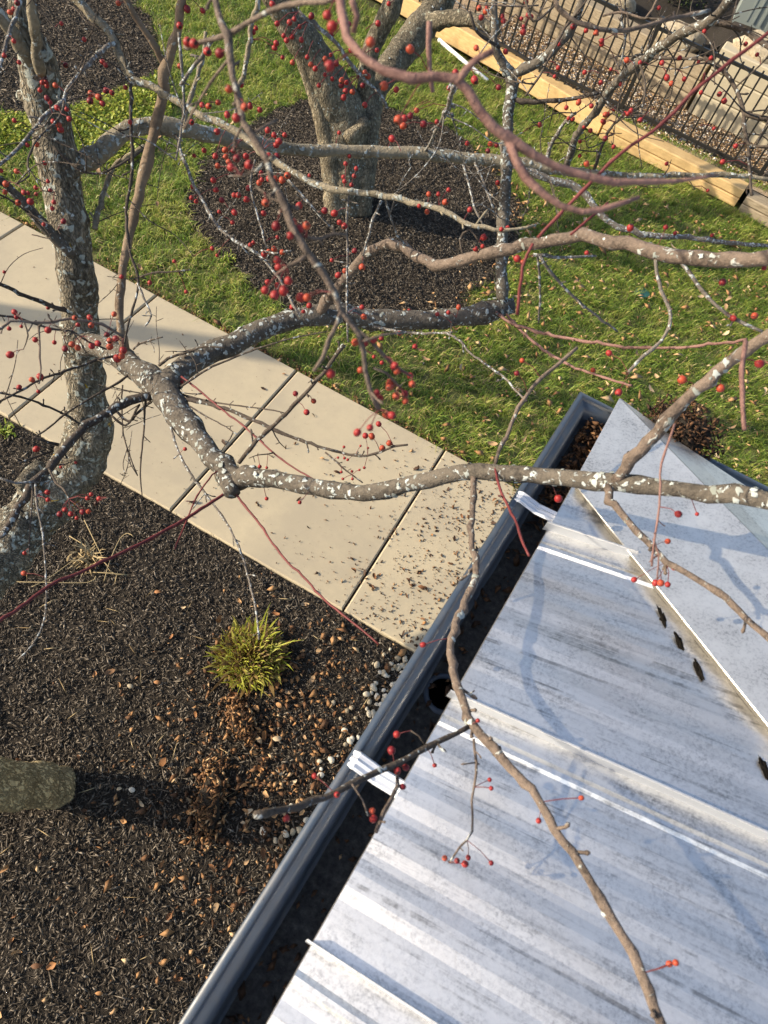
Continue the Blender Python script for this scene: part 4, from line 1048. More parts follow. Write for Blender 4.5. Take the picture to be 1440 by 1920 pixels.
branch(TB, 'branch', [(298, 726, 2.36, 52), (335, 700, 2.42, 52), (380, 670, 2.47, 50), (460, 632, 2.53, 48), (540, 602, 2.58, 44), (620, 590, 2.63, 44), (720, 600, 2.68, 46), (800, 600, 2.72, 42), (880, 590, 2.75, 40), (935, 578, 2.76, 42), (962, 572, 2.76, 34)], M['bark_limb'], sides=16, rough=0.09, lich=70, fruit=True, lm=1.6)
branch(TB, 'branch', [(942, 578, 2.75, 28), (940, 520, 2.72, 26), (942, 440, 2.69, 26), (947, 360, 2.66, 25), (950, 270, 2.62, 25), (956, 190, 2.58, 25), (958, 140, 2.55, 25), (930, 100, 2.50, 16), (925, 50, 2.46, 15), (928, -10, 2.42, 14), (935, -90, 2.4, 10)], M['bark_limb'], sides=14, rough=0.08, lich=120, lm=1.2)
branch(TB, 'branch', [(957, 142, 2.55, 20), (1000, 122, 2.50, 22), (1050, 78, 2.42, 22), (1085, 20, 2.36, 20), (1110, -60, 2.3, 16)], M['bark_limb'], sides=12, lich=30)
branch(TB, 'branch', [(130, 312, 2.42, 48), (172, 300, 2.42, 46), (205, 270, 2.42, 40), (245, 242, 2.44, 37), (300, 234, 2.47, 35), (360, 244, 2.52, 35), (430, 260, 2.62, 34), (520, 276, 2.74, 28), (600, 283, 2.82, 25), (700, 284, 2.88, 25), (800, 288, 2.92, 25), (880, 297, 2.96, 26), (960, 305, 2.98, 24), (1050, 318, 3.0, 20), (1120, 326, 3.0, 15), (1220, 330, 3.0, 12), (1330, 328, 3.0, 11), (1450, 336, 3.0, 8)], M['bark_pale'], sides=14, rough=0.1, lich=90, lm=1.4)
branch(TB, 'branch', [(960, 306, 2.98, 18), (1030, 335, 3.0, 17), (1080, 352, 3.02, 17), (1108, 378, 3.03, 15), (1136, 412, 3.04, 14), (1200, 438, 3.05, 13), (1290, 446, 3.06, 11), (1380, 456, 3.06, 9), (1450, 462, 3.06, 8)], M['bark_lich'], sides=10, lich=60)
# smooth brown upright
branch(TB, 'branch', [(236, 664, 2.53, 24), (228, 620, 2.48, 18), (224, 575, 2.45, 17), (228, 520, 2.41, 18), (238, 455, 2.37, 20), (254, 390, 2.32, 21), (270, 325, 2.27, 22), (288, 255, 2.22, 23), (303, 190, 2.17, 25), (309, 130, 2.12, 26), (326, 85, 2.07, 22), (336, 40, 2.02, 20), (342, -10, 1.97, 18), (352, -120, 1.9, 14), (360, -240, 1.85, 8)], M['bark_brown'], sides=14, rough=0.03, spur=2)
branch(TB, 'branch', [(308, 122, 2.12, 18), (296, 100, 2.09, 16), (272, 58, 2.04, 15), (250, 25, 2.0, 14), (232, -10, 1.96, 13), (200, -90, 1.9, 8)], M['bark_brown'], sides=10, rough=0.03)
# upper long limb and its drops
branch(TB, 'branch', [(46, -30, 1.97, 26), (100, -45, 2.05, 24), (145, 0, 2.1, 22), (172, 26, 2.1, 20), (205, 62, 2.1, 20), (220, 95, 2.1, 20), (238, 130, 2.1, 19), (252, 150, 2.1, 19), (278, 158, 2.09, 18), (320, 182, 2.07, 16), (370, 212, 2.05, 15), (425, 238, 2.02, 16), (475, 270, 2.0, 15), (520, 304, 1.98, 15), (560, 330, 1.96, 15), (610, 350, 1.94, 16), (680, 362, 1.92, 15), (740, 372, 1.9, 14), (790, 382, 1.88, 13), (845, 402, 1.86, 12), (890, 424, 1.85, 11), (945, 432, 1.84, 9), (1005, 422, 1.84, 5)], M['bark_pale'], sides=10, lich=50, spur=4)
K = lambda pts, dd, ww, mat='bark_twig', spur=12, **kw: branch(TB, 'twig', pts, M[mat], d=dd, w=ww, sides=7, rough=0.05, spur=spur, **kw)
K([(245, 155), (246, 240), (248, 320), (236, 410), (246, 480), (260, 532), (240, 610), (232, 655)], (2.08, 2.3), (9, 5), spur=14)
K([(258, 530), (270, 560), (284, 592), (272, 612)], (2.15, 2.15), (6, 4), 'bark_lich', 20)
K([(262, 520), (285, 512), (312, 510), (358, 506)], (2.15, 2.1), (5, 3))
K([(325, 245), (345, 300), (366, 350), (410, 425), (455, 460), (490, 482), (522, 522), (545, 562), (562, 590)], (2.5, 2.3), (9, 6), 'bark_lich', 22, lich=60)
K([(335, 60), (345, 180), (340, 240), (330, 300)], (1.98, 2.1), (8, 5), 'bark_lich', 10)
K([(217, 82), (200, 88), (180, 103), (150, 137), (127, 165), (118, 190), (95, 206), (62, 245), (44, 268), (5, 305), (-20, 320)], (2.08, 1.85), (11, 8), 'bark_lich', 16, lich=60)
K([(120, 190), (115, 215), (70, 262), (52, 300), (55, 330), (30, 345)], (1.95, 1.85), (6, 4))
K([(100, 275), (130, 305), (150, 320), (190, 325), (240, 300), (272, 280)], (2.25, 2.35), (6, 5))
K([(47, -20), (28, 33), (14, 68), (0, 125), (-10, 160)], (1.8, 1.7), (10, 8), 'bark_lich', 8, lich=40)
K([(138, 478), (112, 455), (82, 422), (42, 378), (12, 345), (-30, 315)], (2.52, 2.2), (28, 18), 'bark_limb', 3, lich=30)
K([(150, 585), (105, 577), (70, 563), (37, 549), (0, 532), (-30, 522)], (2.72, 2.4), (12, 9), spur=10)
K([(178, 430), (188, 382), (214, 312), (246, 288), (278, 272)], (2.5, 2.5), (14, 9), 'bark_pale', 4)
K([(0, 340), (60, 400), (95, 445), (60, 440)], (2.3, 2.4), (5, 3))
K([(52, 398), (20, 375), (-10, 360)], (2.3, 2.2), (5, 4))
# twigs round the first fork
K([(288, 742), (265, 745), (242, 752), (205, 772), (167, 797), (128, 832), (108, 856), (92, 878), (64, 903), (33, 950), (8, 1000)], (2.34, 1.98), (22, 17), 'bark_twig', 6, lich=60)
K([(12, 990), (4, 1004), (-6, 1012)], (1.98, 1.96), (16, 8), 'bark_lich', 0, lich=200)
K([(61, 905), (60, 940), (57, 985), (53, 1042)], (2.05, 2.0), (5, 3))
K([(66, 905), (70, 953), (79, 992), (83, 1034), (87, 1120), (80, 1170), (60, 1210), (34, 1236)], (2.05, 1.9), (5, 4), 'bark_lich', 12)
K([(92, 880), (105, 905), (122, 920), (132, 945)], (2.1, 2.0), (6, 4))
K([(230, 722), (230, 803), (244, 856), (258, 892)], (2.5, 2.4), (4, 3), spur=26)
K([(273, 748), (269, 817), (263, 878), (267, 935)], (2.34, 2.3), (5, 3), spur=26)
K([(245, 700), (217, 720), (167, 748), (119, 778), (94, 800), (62, 822)], (2.45, 2.3), (6, 4), spur=18)
K([(155, 798), (122, 778), (83, 759), (40, 745), (0, 737), (-20, 733)], (2.7, 2.4), (6, 5), spur=16)
K([(212, 668), (180, 676), (140, 690), (75, 712), (40, 732), (0, 752), (-20, 760)], (2.5, 2.1), (7, 5), spur=18)
K([(232, 632), (205, 615), (175, 605), (130, 597), (100, 603), (62, 605), (20, 602), (-10, 622)], (1.6, 1.45), (8, 6), 'bark_near', 14)
K([(-10, 590), (30, 596), (75, 610), (105, 618), (135, 622), (165, 640), (200, 655)], (2.1, 2.3), (6, 4), spur=18)
K([(72, 612), (74, 650), (77, 690), (74, 720)], (1.6, 1.6), (6, 3), 'bark_near', 14)
K([(46, 605), (52, 630), (44, 655)], (1.6, 1.6), (4, 2))
K([(110, 834), (78, 826), (60, 820)], (2.2, 2.15), (9, 4), spur=30)
K([(64, 903), (30, 905), (0, 897)], (2.05, 2.0), (8, 5), 'bark_lich', 20, lich=60)
K([(100, 845), (70, 855), (35, 868)], (2.2, 2.1), (6, 4), spur=10)
K([(215, 768), (240, 790), (262, 770), (285, 752)], (2.4, 2.36), (6, 7), spur=16)
K([(205, 775), (235, 798), (250, 780), (262, 758)], (2.38, 2.36), (6, 5), spur=16)
K([(330, 747), (358, 751), (390, 757), (430, 768), (470, 785), (520, 808), (565, 827), (615, 842), (665, 855), (700, 852), (738, 838), (765, 834)], (2.32, 2.1), (11, 5), 'bark_twig', 10, lich=30)
K([(332, 737), (380, 750), (440, 760), (500, 767), (535, 775)], (2.34, 2.2), (5, 3), spur=16)
K([(345, 755), (385, 780), (415, 795), (445, 815)], (2.3, 2.2), (4, 3), spur=20)
K([(610, 848), (640, 875), (660, 890), (680, 905)], (2.15, 2.1), (5, 3), spur=30)
K([(340, 706), (362, 722), (400, 755), (440, 785), (480, 820), (520, 855), (555, 880), (600, 905), (640, 930)], (2.36, 2.0), (5, 4), 'bark_red', 3)
K([(448, 868), (468, 842), (500, 810), (535, 777), (565, 745), (585, 722), (605, 700), (620, 680), (645, 648)], (2.15, 1.9), (10, 9), 'bark_twig', 10, lich=60)
K([(320, 800), (330, 835), (350, 877), (385, 925), (415, 965), (440, 1010), (455, 1045), (467, 1090), (480, 1145), (486, 1200)], (2.26, 1.95), (6, 5), 'bark_lich', 14)
K([(438, 920), (452, 940), (480, 975), (505, 1010), (540, 1055), (575, 1088), (610, 1125), (640, 1150), (680, 1182), (710, 1208)], (2.1, 1.75), (6, 5), 'bark_red', 2)
K([(432, 918), (415, 930), (345, 975), (300, 1000), (250, 1026), (165, 1066), (90, 1100), (40, 1138), (-20, 1178)], (2.1, 1.55), (8, 9), 'bark_red', 1)
K([(420, 880), (398, 890), (370, 930), (352, 970), (340, 1000), (328, 1030)], (2.14, 1.95), (4, 4), 'bark_red', 8)
K([(298, 685), (325, 668), (355, 660), (382, 650), (422, 652)], (2.4, 2.3), (8, 4), spur=10)
K([(335, 728), (390, 692), (450, 666), (500, 648), (550, 634), (612, 621)], (2.34, 2.2), (6, 3), spur=8)
K([(250, 655), (262, 645), (280, 638), (305, 632)], (2.48, 2.4), (5, 3), spur=30)
K([(345, 672), (350, 660), (345, 650)], (2.4, 2.4), (4, 2), spur=20)
# twigs through the middle
K([(560, 22), (598, 55), (632, 83), (657, 120), (684, 150), (715, 180), (727, 205)], (2.2, 2.4), (10, 7), 'bark_lich', 14, lich=120)
K([(490, -30), (480, 15), (468, 60), (457, 140), (445, 165), (440, 230)], (2.3, 2.5), (14, 9), 'bark_pale', 4)
K([(402, 68), (385, 95), (368, 119), (352, 140), (338, 160)], (1.6, 1.7), (10, 8), 'bark_lich', 8)
K([(345, 250), (352, 200), (380, 110), (385, 60)], (2.4, 2.4), (12, 8), 'bark_pale', 6)
K([(722, 370), (728, 395), (745, 440), (760, 460)], (1.92, 2.1), (6, 4), 'bark_lich', 12)
K([(478, 300), (470, 340), (475, 380), (490, 430), (500, 465)], (2.2, 2.2), (5, 4), 'bark_lich', 8)
K([(540, 338), (570, 370), (595, 400), (618, 425)], (2.1, 2.1), (7, 5), 'bark_lich', 14, lich=50)
K([(655, 360), (650, 420), (652, 480), (650, 560), (652, 640)], (1.95, 2.1), (6, 5), 'bark_lich', 12)
K([(715, 376), (700, 410), (690, 440), (680, 480)], (1.95, 2.0), (7, 5), 'bark_lich', 20, lich=60)
K([(490, 470), (520, 475), (545, 470)], (2.4, 2.3), (6, 4), 'bark_lich', 20)
K([(868, 308), (880, 350), (890, 390), (905, 420)], (2.95, 2.9), (6, 5), 'bark_lich', 10)
K([(890, 305), (905, 340), (925, 390)], (2.95, 2.9), (6, 5), 'bark_lich', 10)
# fruiting limb out of the lower limb
branch(TB, 'branch', [(598, 588, 2.60, 26), (620, 558, 2.50, 25), (645, 525, 2.40, 24), (668, 496, 2.32, 23), (700, 468, 2.24, 23), (735, 458, 2.17, 22), (770, 474, 2.10, 22), (815, 495, 2.02, 24), (850, 492, 1.96, 25), (900, 478, 1.88, 25), (980, 462, 1.78, 26), (1040, 451, 1.70, 28), (1090, 446, 1.64, 30), (1150, 452, 1.58, 31), (1200, 464, 1.53, 32), (1260, 479, 1.47, 33), (1340, 486, 1.40, 33), (1440, 488, 1.32, 34), (1560, 492, 1.24, 30), (1700, 500, 1.15, 22)], M['bark_near'], sides=14, rough=0.05, spur=3, lich=14)
K([(1000, 478), (1050, 482), (1118, 480)], (1.75, 1.8), (9, 5), 'bark_lich', 4)
K([(1012, 480), (1040, 520), (1080, 562), (1130, 600), (1158, 622)], (1.75, 1.9), (8, 5), 'bark_lich', 6)
K([(1008, 482), (1012, 540), (1010, 605)], (1.76, 1.9), (6, 4), 'bark_lich', 8)
K([(1228, 478), (1235, 530), (1258, 592), (1238, 640), (1205, 668), (1178, 698)], (1.5, 1.5), (9, 8), 'bark_lich', 8)
K([(1272, 485), (1310, 535), (1330, 560), (1375, 597), (1430, 622)], (1.46, 1.4), (9, 8), 'bark_lich', 6)
K([(870, 480), (862, 450), (880, 430), (898, 452)], (1.92, 1.9), (6, 4), spur=20)
# lower right twigs
K([(925, 584), (970, 610), (1020, 625), (1070, 635), (1170, 650), (1270, 652), (1340, 645), (1400, 636)], (2.74, 2.0), (8, 7), 'bark_pink', 2)
K([(950, 590), (985, 628), (1020, 655), (1065, 683), (1110, 700), (1185, 724)], (2.74, 2.2), (7, 6), 'bark_pink', 3)
K([(700, 612), (750, 622), (780, 625), (835, 625), (865, 642), (885, 665), (945, 707), (965, 730), (988, 752)], (2.6, 2.2), (6, 5), 'bark_lich', 10)
K([(928, 872), (935, 845), (950, 820), (965, 780), (990, 738), (1012, 710), (1050, 680), (1082, 652)], (1.66, 1.7), (10, 9), 'bark_near', 6)
K([(928, 878), (940, 922), (965, 972), (978, 1010), (992, 1042)], (1.64, 1.4), (7, 7), 'bark_red', 3)
K([(1398, 640), (1390, 690), (1392, 750), (1396, 805)], (1.1, 1.0), (12, 11), 'bark_pink', 4)
K([(1265, 795), (1240, 870), (1236, 950), (1226, 1020), (1222, 1062)], (1.2, 1.15), (6, 5), 'bark_pink', 10)
K([(1225, 1010), (1235, 1040), (1232, 1085)], (1.16, 1.15), (5, 4), 'bark_pink', 10)
branch(TB, 'branch', [(1150, 906, 1.48, 30), (1175, 880, 1.45, 29), (1205, 845, 1.42, 28), (1250, 790, 1.38, 28), (1290, 745, 1.34, 28), (1345, 697, 1.30, 28), (1400, 658, 1.26, 27), (1450, 625, 1.22, 26), (1560, 560, 1.15, 22), (1700, 470, 1.1, 14)], M['bark_near'], sides=12, rough=0.05, lich=26, spur=4)
branch(TB, 'branch', [(1138, 912, 1.48, 22), (1152, 945, 1.44, 17), (1180, 980, 1.42, 16), (1212, 1012, 1.40, 16), (1252, 1052, 1.37, 16), (1305, 1085, 1.34, 16), (1360, 1120, 1.31, 16), (1400, 1158, 1.28, 17), (1450, 1200, 1.25, 17), (1560, 1290, 1.2, 12)], M['bark_near'], sides=10, rough=0.05, spur=8, lich=30)
branch(TB, 'branch', [(888, 890, 1.68, 16), (885, 960, 1.62, 14), (885, 1030, 1.57, 15), (893, 1078, 1.53, 19), (865, 1140, 1.47, 19), (846, 1195, 1.42, 19), (850, 1255, 1.36, 20), (868, 1318, 1.29, 21), (885, 1362, 1.24, 24), (940, 1424, 1.18, 22), (998, 1480, 1.13, 22), (1024, 1532, 1.09, 22), (1070, 1600, 1.05, 21), (1110, 1662, 1.01, 22), (1148, 1722, 0.98, 23), (1190, 1790, 0.95, 25), (1216, 1862, 0.92, 25), (1242, 1920, 0.90, 25), (1290, 2040, 0.86, 20)], M['bark_near'], sides=12, rough=0.06, spur=8, lich=12)
K([(880, 1362), (840, 1382), (800, 1400), (762, 1422), (738, 1434), (700, 1452), (660, 1472), (610, 1496), (560, 1512), (500, 1524), (478, 1528)], (1.24, 0.95), (13, 18), 'bark_twig', 10, lich=20)
K([(800, 1400), (785, 1380), (770, 1370)], (1.2, 1.2), (6, 4), spur=20)
K([(888, 1385), (893, 1450), (885, 1500), (886, 1558), (862, 1588), (842, 1618)], (1.22, 1.15), (7, 5), 'bark_near', 22)
K([(740, 1434), (745, 1475), (720, 1520), (705, 1560)], (1.15, 1.05), (9, 10), 'bark_near', 10)
K([(660, 1470), (680, 1500), (690, 1530)], (1.05, 1.05), (5, 4), 'bark_near', 10)
# overhead limb outside the picture that carries the near shoots
branch(TB, 'branch', [(35, -100, 1.9, 46), (70, -260, 1.72, 46), (180, -420, 1.5, 46), (370, -520, 1.25, 46), (620, -540, 1.08, 46), (900, -500, 1.0, 44), (1250, -420, 1.05, 38), (1600, -300, 1.1, 24)], M['bark_limb'], sides=12, fruit=False)
branch(TB, 'branch', [(380, -510, 1.22, 22), (390, -300, 0.98, 20), (398, -80, 0.80, 17), (404, 0, 0.77, 17), (415, 44, 0.76, 17), (430, 100, 0.755, 19), (437, 145, 0.75, 17), (449, 185, 0.75, 15), (455, 228, 0.75, 15), (472, 262, 0.75, 16), (500, 302, 0.75, 17), (506, 332, 0.75, 16), (532, 385, 0.75, 18), (547, 424, 0.75, 19), (576, 472, 0.76, 18), (600, 506, 0.77, 18), (629, 549, 0.78, 17), (640, 583, 0.79, 17), (672, 622, 0.80, 14), (682, 660, 0.81, 12), (684, 694, 0.82, 12), (694, 735, 0.83, 13), (712, 770, 0.84, 12)], M['bark_near'], sides=10, rough=0.06, spur=14, spl=(0.006, 0.018))
N = lambda pts, dd, ww, mat='bark_near', spur=14: branch(TB, 'twig', pts, M[mat], d=dd, w=ww, sides=7, rough=0.05, spur=spur, spl=(0.005, 0.014))
N([(640, 583), (630, 610), (615, 640), (604, 670), (588, 696)], (0.79, 0.82), (12, 9))
N([(578, 475), (560, 490), (540, 500), (520, 514)], (0.76, 0.78), (11, 8))
N([(575, 445), (600, 448), (625, 438), (650, 440)], (0.76, 0.78), (9, 6))
N([(672, 620), (700, 645), (720, 668), (745, 690), (770, 705)], (0.80, 0.84), (11, 7))
N([(700, 690), (725, 700), (750, 725), (765, 745)], (0.82, 0.85), (7, 5))
N([(680, 640), (720, 628), (760, 622)], (0.8, 0.82), (7, 5))
N([(500, 300), (480, 320), (450, 330), (430, 330)], (0.75, 0.78), (8, 4))
N([(455, 235), (440, 262), (452, 285)], (0.75, 0.78), (8, 5))
N([(475, 250), (500, 235), (520, 225)], (0.75, 0.77), (8, 5))
N([(532, 383), (510, 372), (480, 350)], (0.75, 0.78), (7, 4))
N([(430, 110), (405, 140), (372, 190), (345, 240)], (0.76, 0.9), (8, 5))
N([(435, 125), (450, 115), (445, 130)], (0.75, 0.76), (9, 6))
N([(632, -5), (607, 4), (570, 5), (534, 10), (500, 24), (465, 42), (440, 56), (412, 68), (375, 78), (345, 88)], (0.66, 0.80), (14, 12))
branch(TB, 'branch', [(620, -530, 1.06, 26), (600, -300, 0.85, 26), (610, -120, 0.68, 25), (635, -30, 0.64, 24), (640, 20, 0.63, 23), (652, 68, 0.62, 22), (680, 102, 0.615, 22), (718, 130, 0.61, 23), (770, 148, 0.61, 22), (812, 145, 0.61, 22), (850, 148, 0.61, 24), (876, 170, 0.615, 25), (896, 205, 0.62, 25), (925, 240, 0.625, 26), (958, 262, 0.63, 24), (1000, 292, 0.635, 20), (1040, 312, 0.64, 19), (1090, 328, 0.645, 18), (1150, 340, 0.65, 17), (1230, 343, 0.66, 13), (1290, 338, 0.665, 9), (1345, 328, 0.67, 4)], M['bark_pink'], sides=12, rough=0.04, spur=6, spl=(0.004, 0.010))
N([(952, 258), (965, 300), (990, 335), (1020, 365), (1050, 385), (1090, 397), (1125, 393), (1160, 382), (1198, 370)], (0.63, 0.64), (24, 11), 'bark_pink', 5)
N([(856, 156), (872, 132), (892, 112), (925, 92)], (0.61, 0.60), (19, 14), 'bark_pink', 5)
N([(660, 0), (668, 30), (662, 60)], (0.6, 0.62), (18, 14), 'bark_pink', 5)
K([(1205, 200), (1210, 160), (1200, 120)], (1.5, 1.5), (6, 4))
K([(850, 165), (840, 200), (820, 240), (805, 270), (798, 282)], (1.4, 2.9), (12, 6), 'bark_lich', 8)
N([(805, 40), (803, 90), (806, 140), (810, 175)], (0.9, 0.95), (15, 10), 'bark_pink', 5)
# upper right thicket
branch(TB, 'branch', [(1062, 312, 2.99, 16), (1080, 258, 2.85, 16), (1115, 210, 2.72, 17), (1155, 157, 2.58, 19), (1195, 120, 2.45, 20), (1245, 82, 2.30, 21), (1298, 54, 2.15, 22), (1345, 28, 2.05, 22), (1385, -20, 1.95, 20), (1440, -110, 1.85, 14)], M['bark_limb'], sides=12, lich=60, spur=4)
K([(957, 188), (1000, 190), (1040, 188), (1080, 184), (1122, 174)], (2.58, 2.5), (12, 8), spur=4)
K([(1022, 310), (1030, 280), (1045, 250), (1060, 228), (1080, 212)], (2.99, 2.8), (11, 7), 'bark_lich', 8, lich=40)
K([(1112, 324), (1125, 285), (1145, 240), (1170, 215), (1205, 195)], (3.0, 2.7), (8, 5), 'bark_twig', 12)
K([(1298, 54), (1335, 42), (1380, 52), (1415, 72), (1460, 98)], (2.15, 2.0), (15, 12), 'bark_twig', 4)
K([(1165, 145), (1190, 106), (1230, 108), (1280, 110), (1320, 112)], (2.55, 2.3), (9, 6), 'bark_twig', 8)
K([(1320, 108), (1355, 132), (1378, 165), (1392, 200), (1397, 240), (1404, 280), (1405, 320), (1410, 365)], (2.2, 2.1), (11, 7), 'bark_twig', 10, lich=20)
K([(1396, 214), (1420, 220), (1460, 222)], (2.15, 2.1), (13, 11), 'bark_twig', 4)
K([(1400, 270), (1425, 275), (1460, 272)], (2.1, 2.0), (6, 5), spur=10)
N([(1008, 446), (1040, 410), (1072, 378), (1110, 340), (1145, 305), (1185, 272), (1225, 246), (1265, 210), (1298, 173), (1340, 140), (1375, 112), (1450, 55)], (1.15, 1.0), (8, 9), 'bark_red', 3)
N([(970, 590), (980, 500), (1000, 460)], (1.2, 1.15), (9, 7), 'bark_red', 3)
N([(1070, 440), (1110, 405), (1140, 380)], (1.2, 1.2), (7, 6), 'bark_red', 3)
K([(1038, -20), (1045, 12), (1070, 35), (1100, 50), (1145, 57), (1195, 52), (1250, 38), (1330, 20)], (1.3, 1.35), (12, 8), 'bark_near', 5)
K([(1090, 20), (1060, 50), (1040, 90), (1010, 145), (985, 180)], (2.3, 2.45), (7, 5), 'bark_twig', 10)
K([(1165, 40), (1172, 80), (1160, 130)], (1.9, 2.0), (6, 4), 'bark_lich', 10)
K([(1240, -20), (1225, 15), (1210, 35), (1165, 22), (1130, 30)], (1.8, 1.9), (7, 5), 'bark_near', 8)
K([(985, 0), (1000, 40), (1030, 20), (1060, -20)], (2.0, 2.0), (7, 5), 'bark_twig', 8)
K([(880, 20), (895, 60), (935, 90)], (2.3, 2.4), (6, 8), 'bark_twig', 8)
K([(900, 8), (960, 12), (1010, 10)], (2.0, 2.0), (4, 4), 'bark_near', 8)
# short side growth through the thicket
def near_twigs(Q0, count, lo, hi, mat, w):
    for _ in range(count):
        i = rnd.randrange(len(Q0)); p = np.array(Q0[i][:3]); d = np.array([rnd.gauss(0.2, 1), rnd.gauss(0, 1), rnd.gauss(0.5, 0.7)]); d /= np.linalg.norm(d)
        L = rnd.uniform(lo, hi); P = [tuple(p) + (w,)]
        for s in (0.35, 0.7, 1.0):
            d = d + np.array([rnd.gauss(0, 0.25), rnd.gauss(0, 0.25), rnd.gauss(0, 0.25)]); d /= np.linalg.norm(d)
            p = p + d * L / 3; P.append(tuple(p) + (w * (1 - 0.5 * s),))
        Q = catmull(P, 0.02); mb = MB(); mb.tube([q[:3] for q in Q], [q[3] for q in Q], 6, 0.05)
        for i in range(1, len(Q) - 1):
            if rnd.random() < 0.35:
                a = Vector((rnd.gauss(0, 1), rnd.gauss(0, 1), rnd.gauss(0.3, 1))).normalized() * rnd.uniform(0.008, 0.03); p0 = Vector(Q[i][:3])
                mb.tube([p0, p0 + a * 0.6, p0 + a], [w * 0.55, w * 0.6, w * 0.4], 4)
        mb.build('twig', M[mat], TB, True); BR.extend([tuple(q) for q in Q[::2]])
pxb = np.array([b[:3] for b in BR]); X_, Y_, Z_ = proj_np(pxb); BR0 = list(BR)
tr = [BR0[i] for i in range(len(BR0)) if 1000 < X_[i] < 1440 and -40 < Y_[i] < 340 and Z_[i] > 1.7]
near_twigs(tr, 62, 0.12, 0.40, 'bark_twig', 0.0027)
tl = [BR0[i] for i in range(len(BR0)) if X_[i] < 330 and Y_[i] < 420 and Z_[i] > 1.6]
near_twigs(tl, 32, 0.08, 0.28, 'bark_twig', 0.0022)
tm = [BR0[i] for i in range(len(BR0)) if 330 < X_[i] < 1000 and Y_[i] < 420 and Z_[i] > 1.6]
near_twigs(tm, 46, 0.08, 0.30, 'bark_lich', 0.0022)

tq = [BR0[i] for i in range(len(BR0)) if X_[i] < 330 and 500 < Y_[i] < 900 and Z_[i] > 1.6]
near_twigs(tq, 34, 0.08, 0.26, 'bark_twig', 0.0018)
tq = [BR0[i] for i in range(len(BR0)) if 330 < X_[i] < 900 and 480 < Y_[i] < 900 and Z_[i] > 1.6]
near_twigs(tq, 10, 0.06, 0.16, 'bark_twig', 0.0024)

# second tree in the ring of mulch
b2 = on_z(648, 402)
t2 = empty('crabapple_tree', b2, 'grey crabapple with several thick stems rising from one base in the ring of dark mulch', 'tree')
branch(t2, 'trunk', [(652, 420, 6.64, 100), (650, 395, 6.52, 86), (652, 340, 6.32, 82), (652, 285, 6.15, 86), (648, 240, 6.0, 92), (634, 195, 5.84, 84), (612, 150, 5.68, 72), (592, 115, 5.56, 66), (572, 83, 5.45, 63), (550, 55, 5.35, 58), (533, 28, 5.26, 52), (508, -20, 5.1, 46), (470, -110, 4.9, 40), (420, -260, 4.7, 24)], M['bark_rough'], sides=26, rough=0.13, lich=14, fruit=False, step=0.04, jit=0, lm=3)
branch(t2, 'stem', [(628, 405, 6.42, 40), (624, 330, 6.2, 42), (616, 270, 6.0, 42), (602, 215, 5.82, 34), (584, 160, 5.66, 28), (565, 110, 5.5, 24), (546, 75, 5.40, 20), (520, 35, 5.3, 16), (495, -10, 5.15, 14)], M['bark_stem'], sides=18, rough=0.13, fruit=False, step=0.04, jit=0)
branch(t2, 'stem', [(676, 400, 6.45, 40), (682, 330, 6.25, 46), (688, 270, 6.1, 46), (690, 222, 6.0, 50), (702, 170, 5.95, 48), (738, 118, 6.0, 52), (778, 66, 6.05, 54), (815, 20, 6.1, 52), (850, -40, 6.0, 46), (890, -160, 5.9, 32)], M['bark_rough'], sides=20, rough=0.13, fruit=False, step=0.04, jit=0, lich=6, lm=3)
branch(t2, 'stem', [(684, 200, 5.95, 36), (688, 140, 5.75, 34), (697, 92, 5.6, 34), (718, 45, 5.45, 36), (738, 0, 5.3, 36), (770, -150, 5.1, 24)], M['bark_rough'], sides=16, rough=0.12, fruit=False, step=0.04, jit=0)
branch(t2, 'branch', [(795, 45, 6.05, 40), (840, 34, 5.9, 34), (880, 36, 5.8, 30), (905, 44, 5.7, 24), (935, 60, 5.6, 14)], M['bark_rough'], sides=14, rough=0.12, fruit=False)
branch(t2, 'branch', [(650, 260, 5.9, 40), (672, 240, 5.85, 30), (690, 228, 5.84, 26)], M['bark_stem'], sides=12, rough=0.15, fruit=False)
for pts in ([(560, 0, 5.2), (620, -120, 5.0), (700, -240, 4.9)], [(815, 20, 6.1), (900, -60, 6.3), (960, -180, 6.4)], [(742, -30, 5.3), (720, -160, 5.2), (690, -260, 5.2)]):
    branch(t2, 'branch', pts, M['bark_rough'], w=(26, 8), sides=8, fruit=False)

# neighbouring tree outside the picture on the left whose shade crosses the pavement
nb = empty('bare_tree', (-9.2, -0.15, 0), 'bare tree beyond the left edge whose long soft shade crosses the sidewalk', 'tree')
def wtube(name, pts, mat):
    Q = catmull(pts, 0.15); mb = MB(); mb.tube([q[:3] for q in Q], [q[3] for q in Q], 12, 0.08); mb.build(name, mat, nb, True)
wtube('trunk', [(-9.2, -0.15, -0.05, 0.16), (-9.2, -0.12, 1.0, 0.11), (-9.15, -0.1, 2.4, 0.10), (-9.25, -0.12, 4.0, 0.09), (-9.2, -0.1, 6.0, 0.08), (-9.1, -0.1, 7.5, 0.03)], M['bark_rough'])
for i in range(4):
    a = i * 2.4; z = 4.0 + i * 0.5; L = 1.6 - 0.1 * i
    wtube('branch', [(-9.2, -0.12, z, 0.06), (-9.2 + math.cos(a) * L * 0.5, -0.12 + math.sin(a) * L * 0.5, z + 0.5, 0.04), (-9.2 + math.cos(a) * L, -0.12 + math.sin(a) * L, z + 1.3, 0.012)], M['bark_rough'])

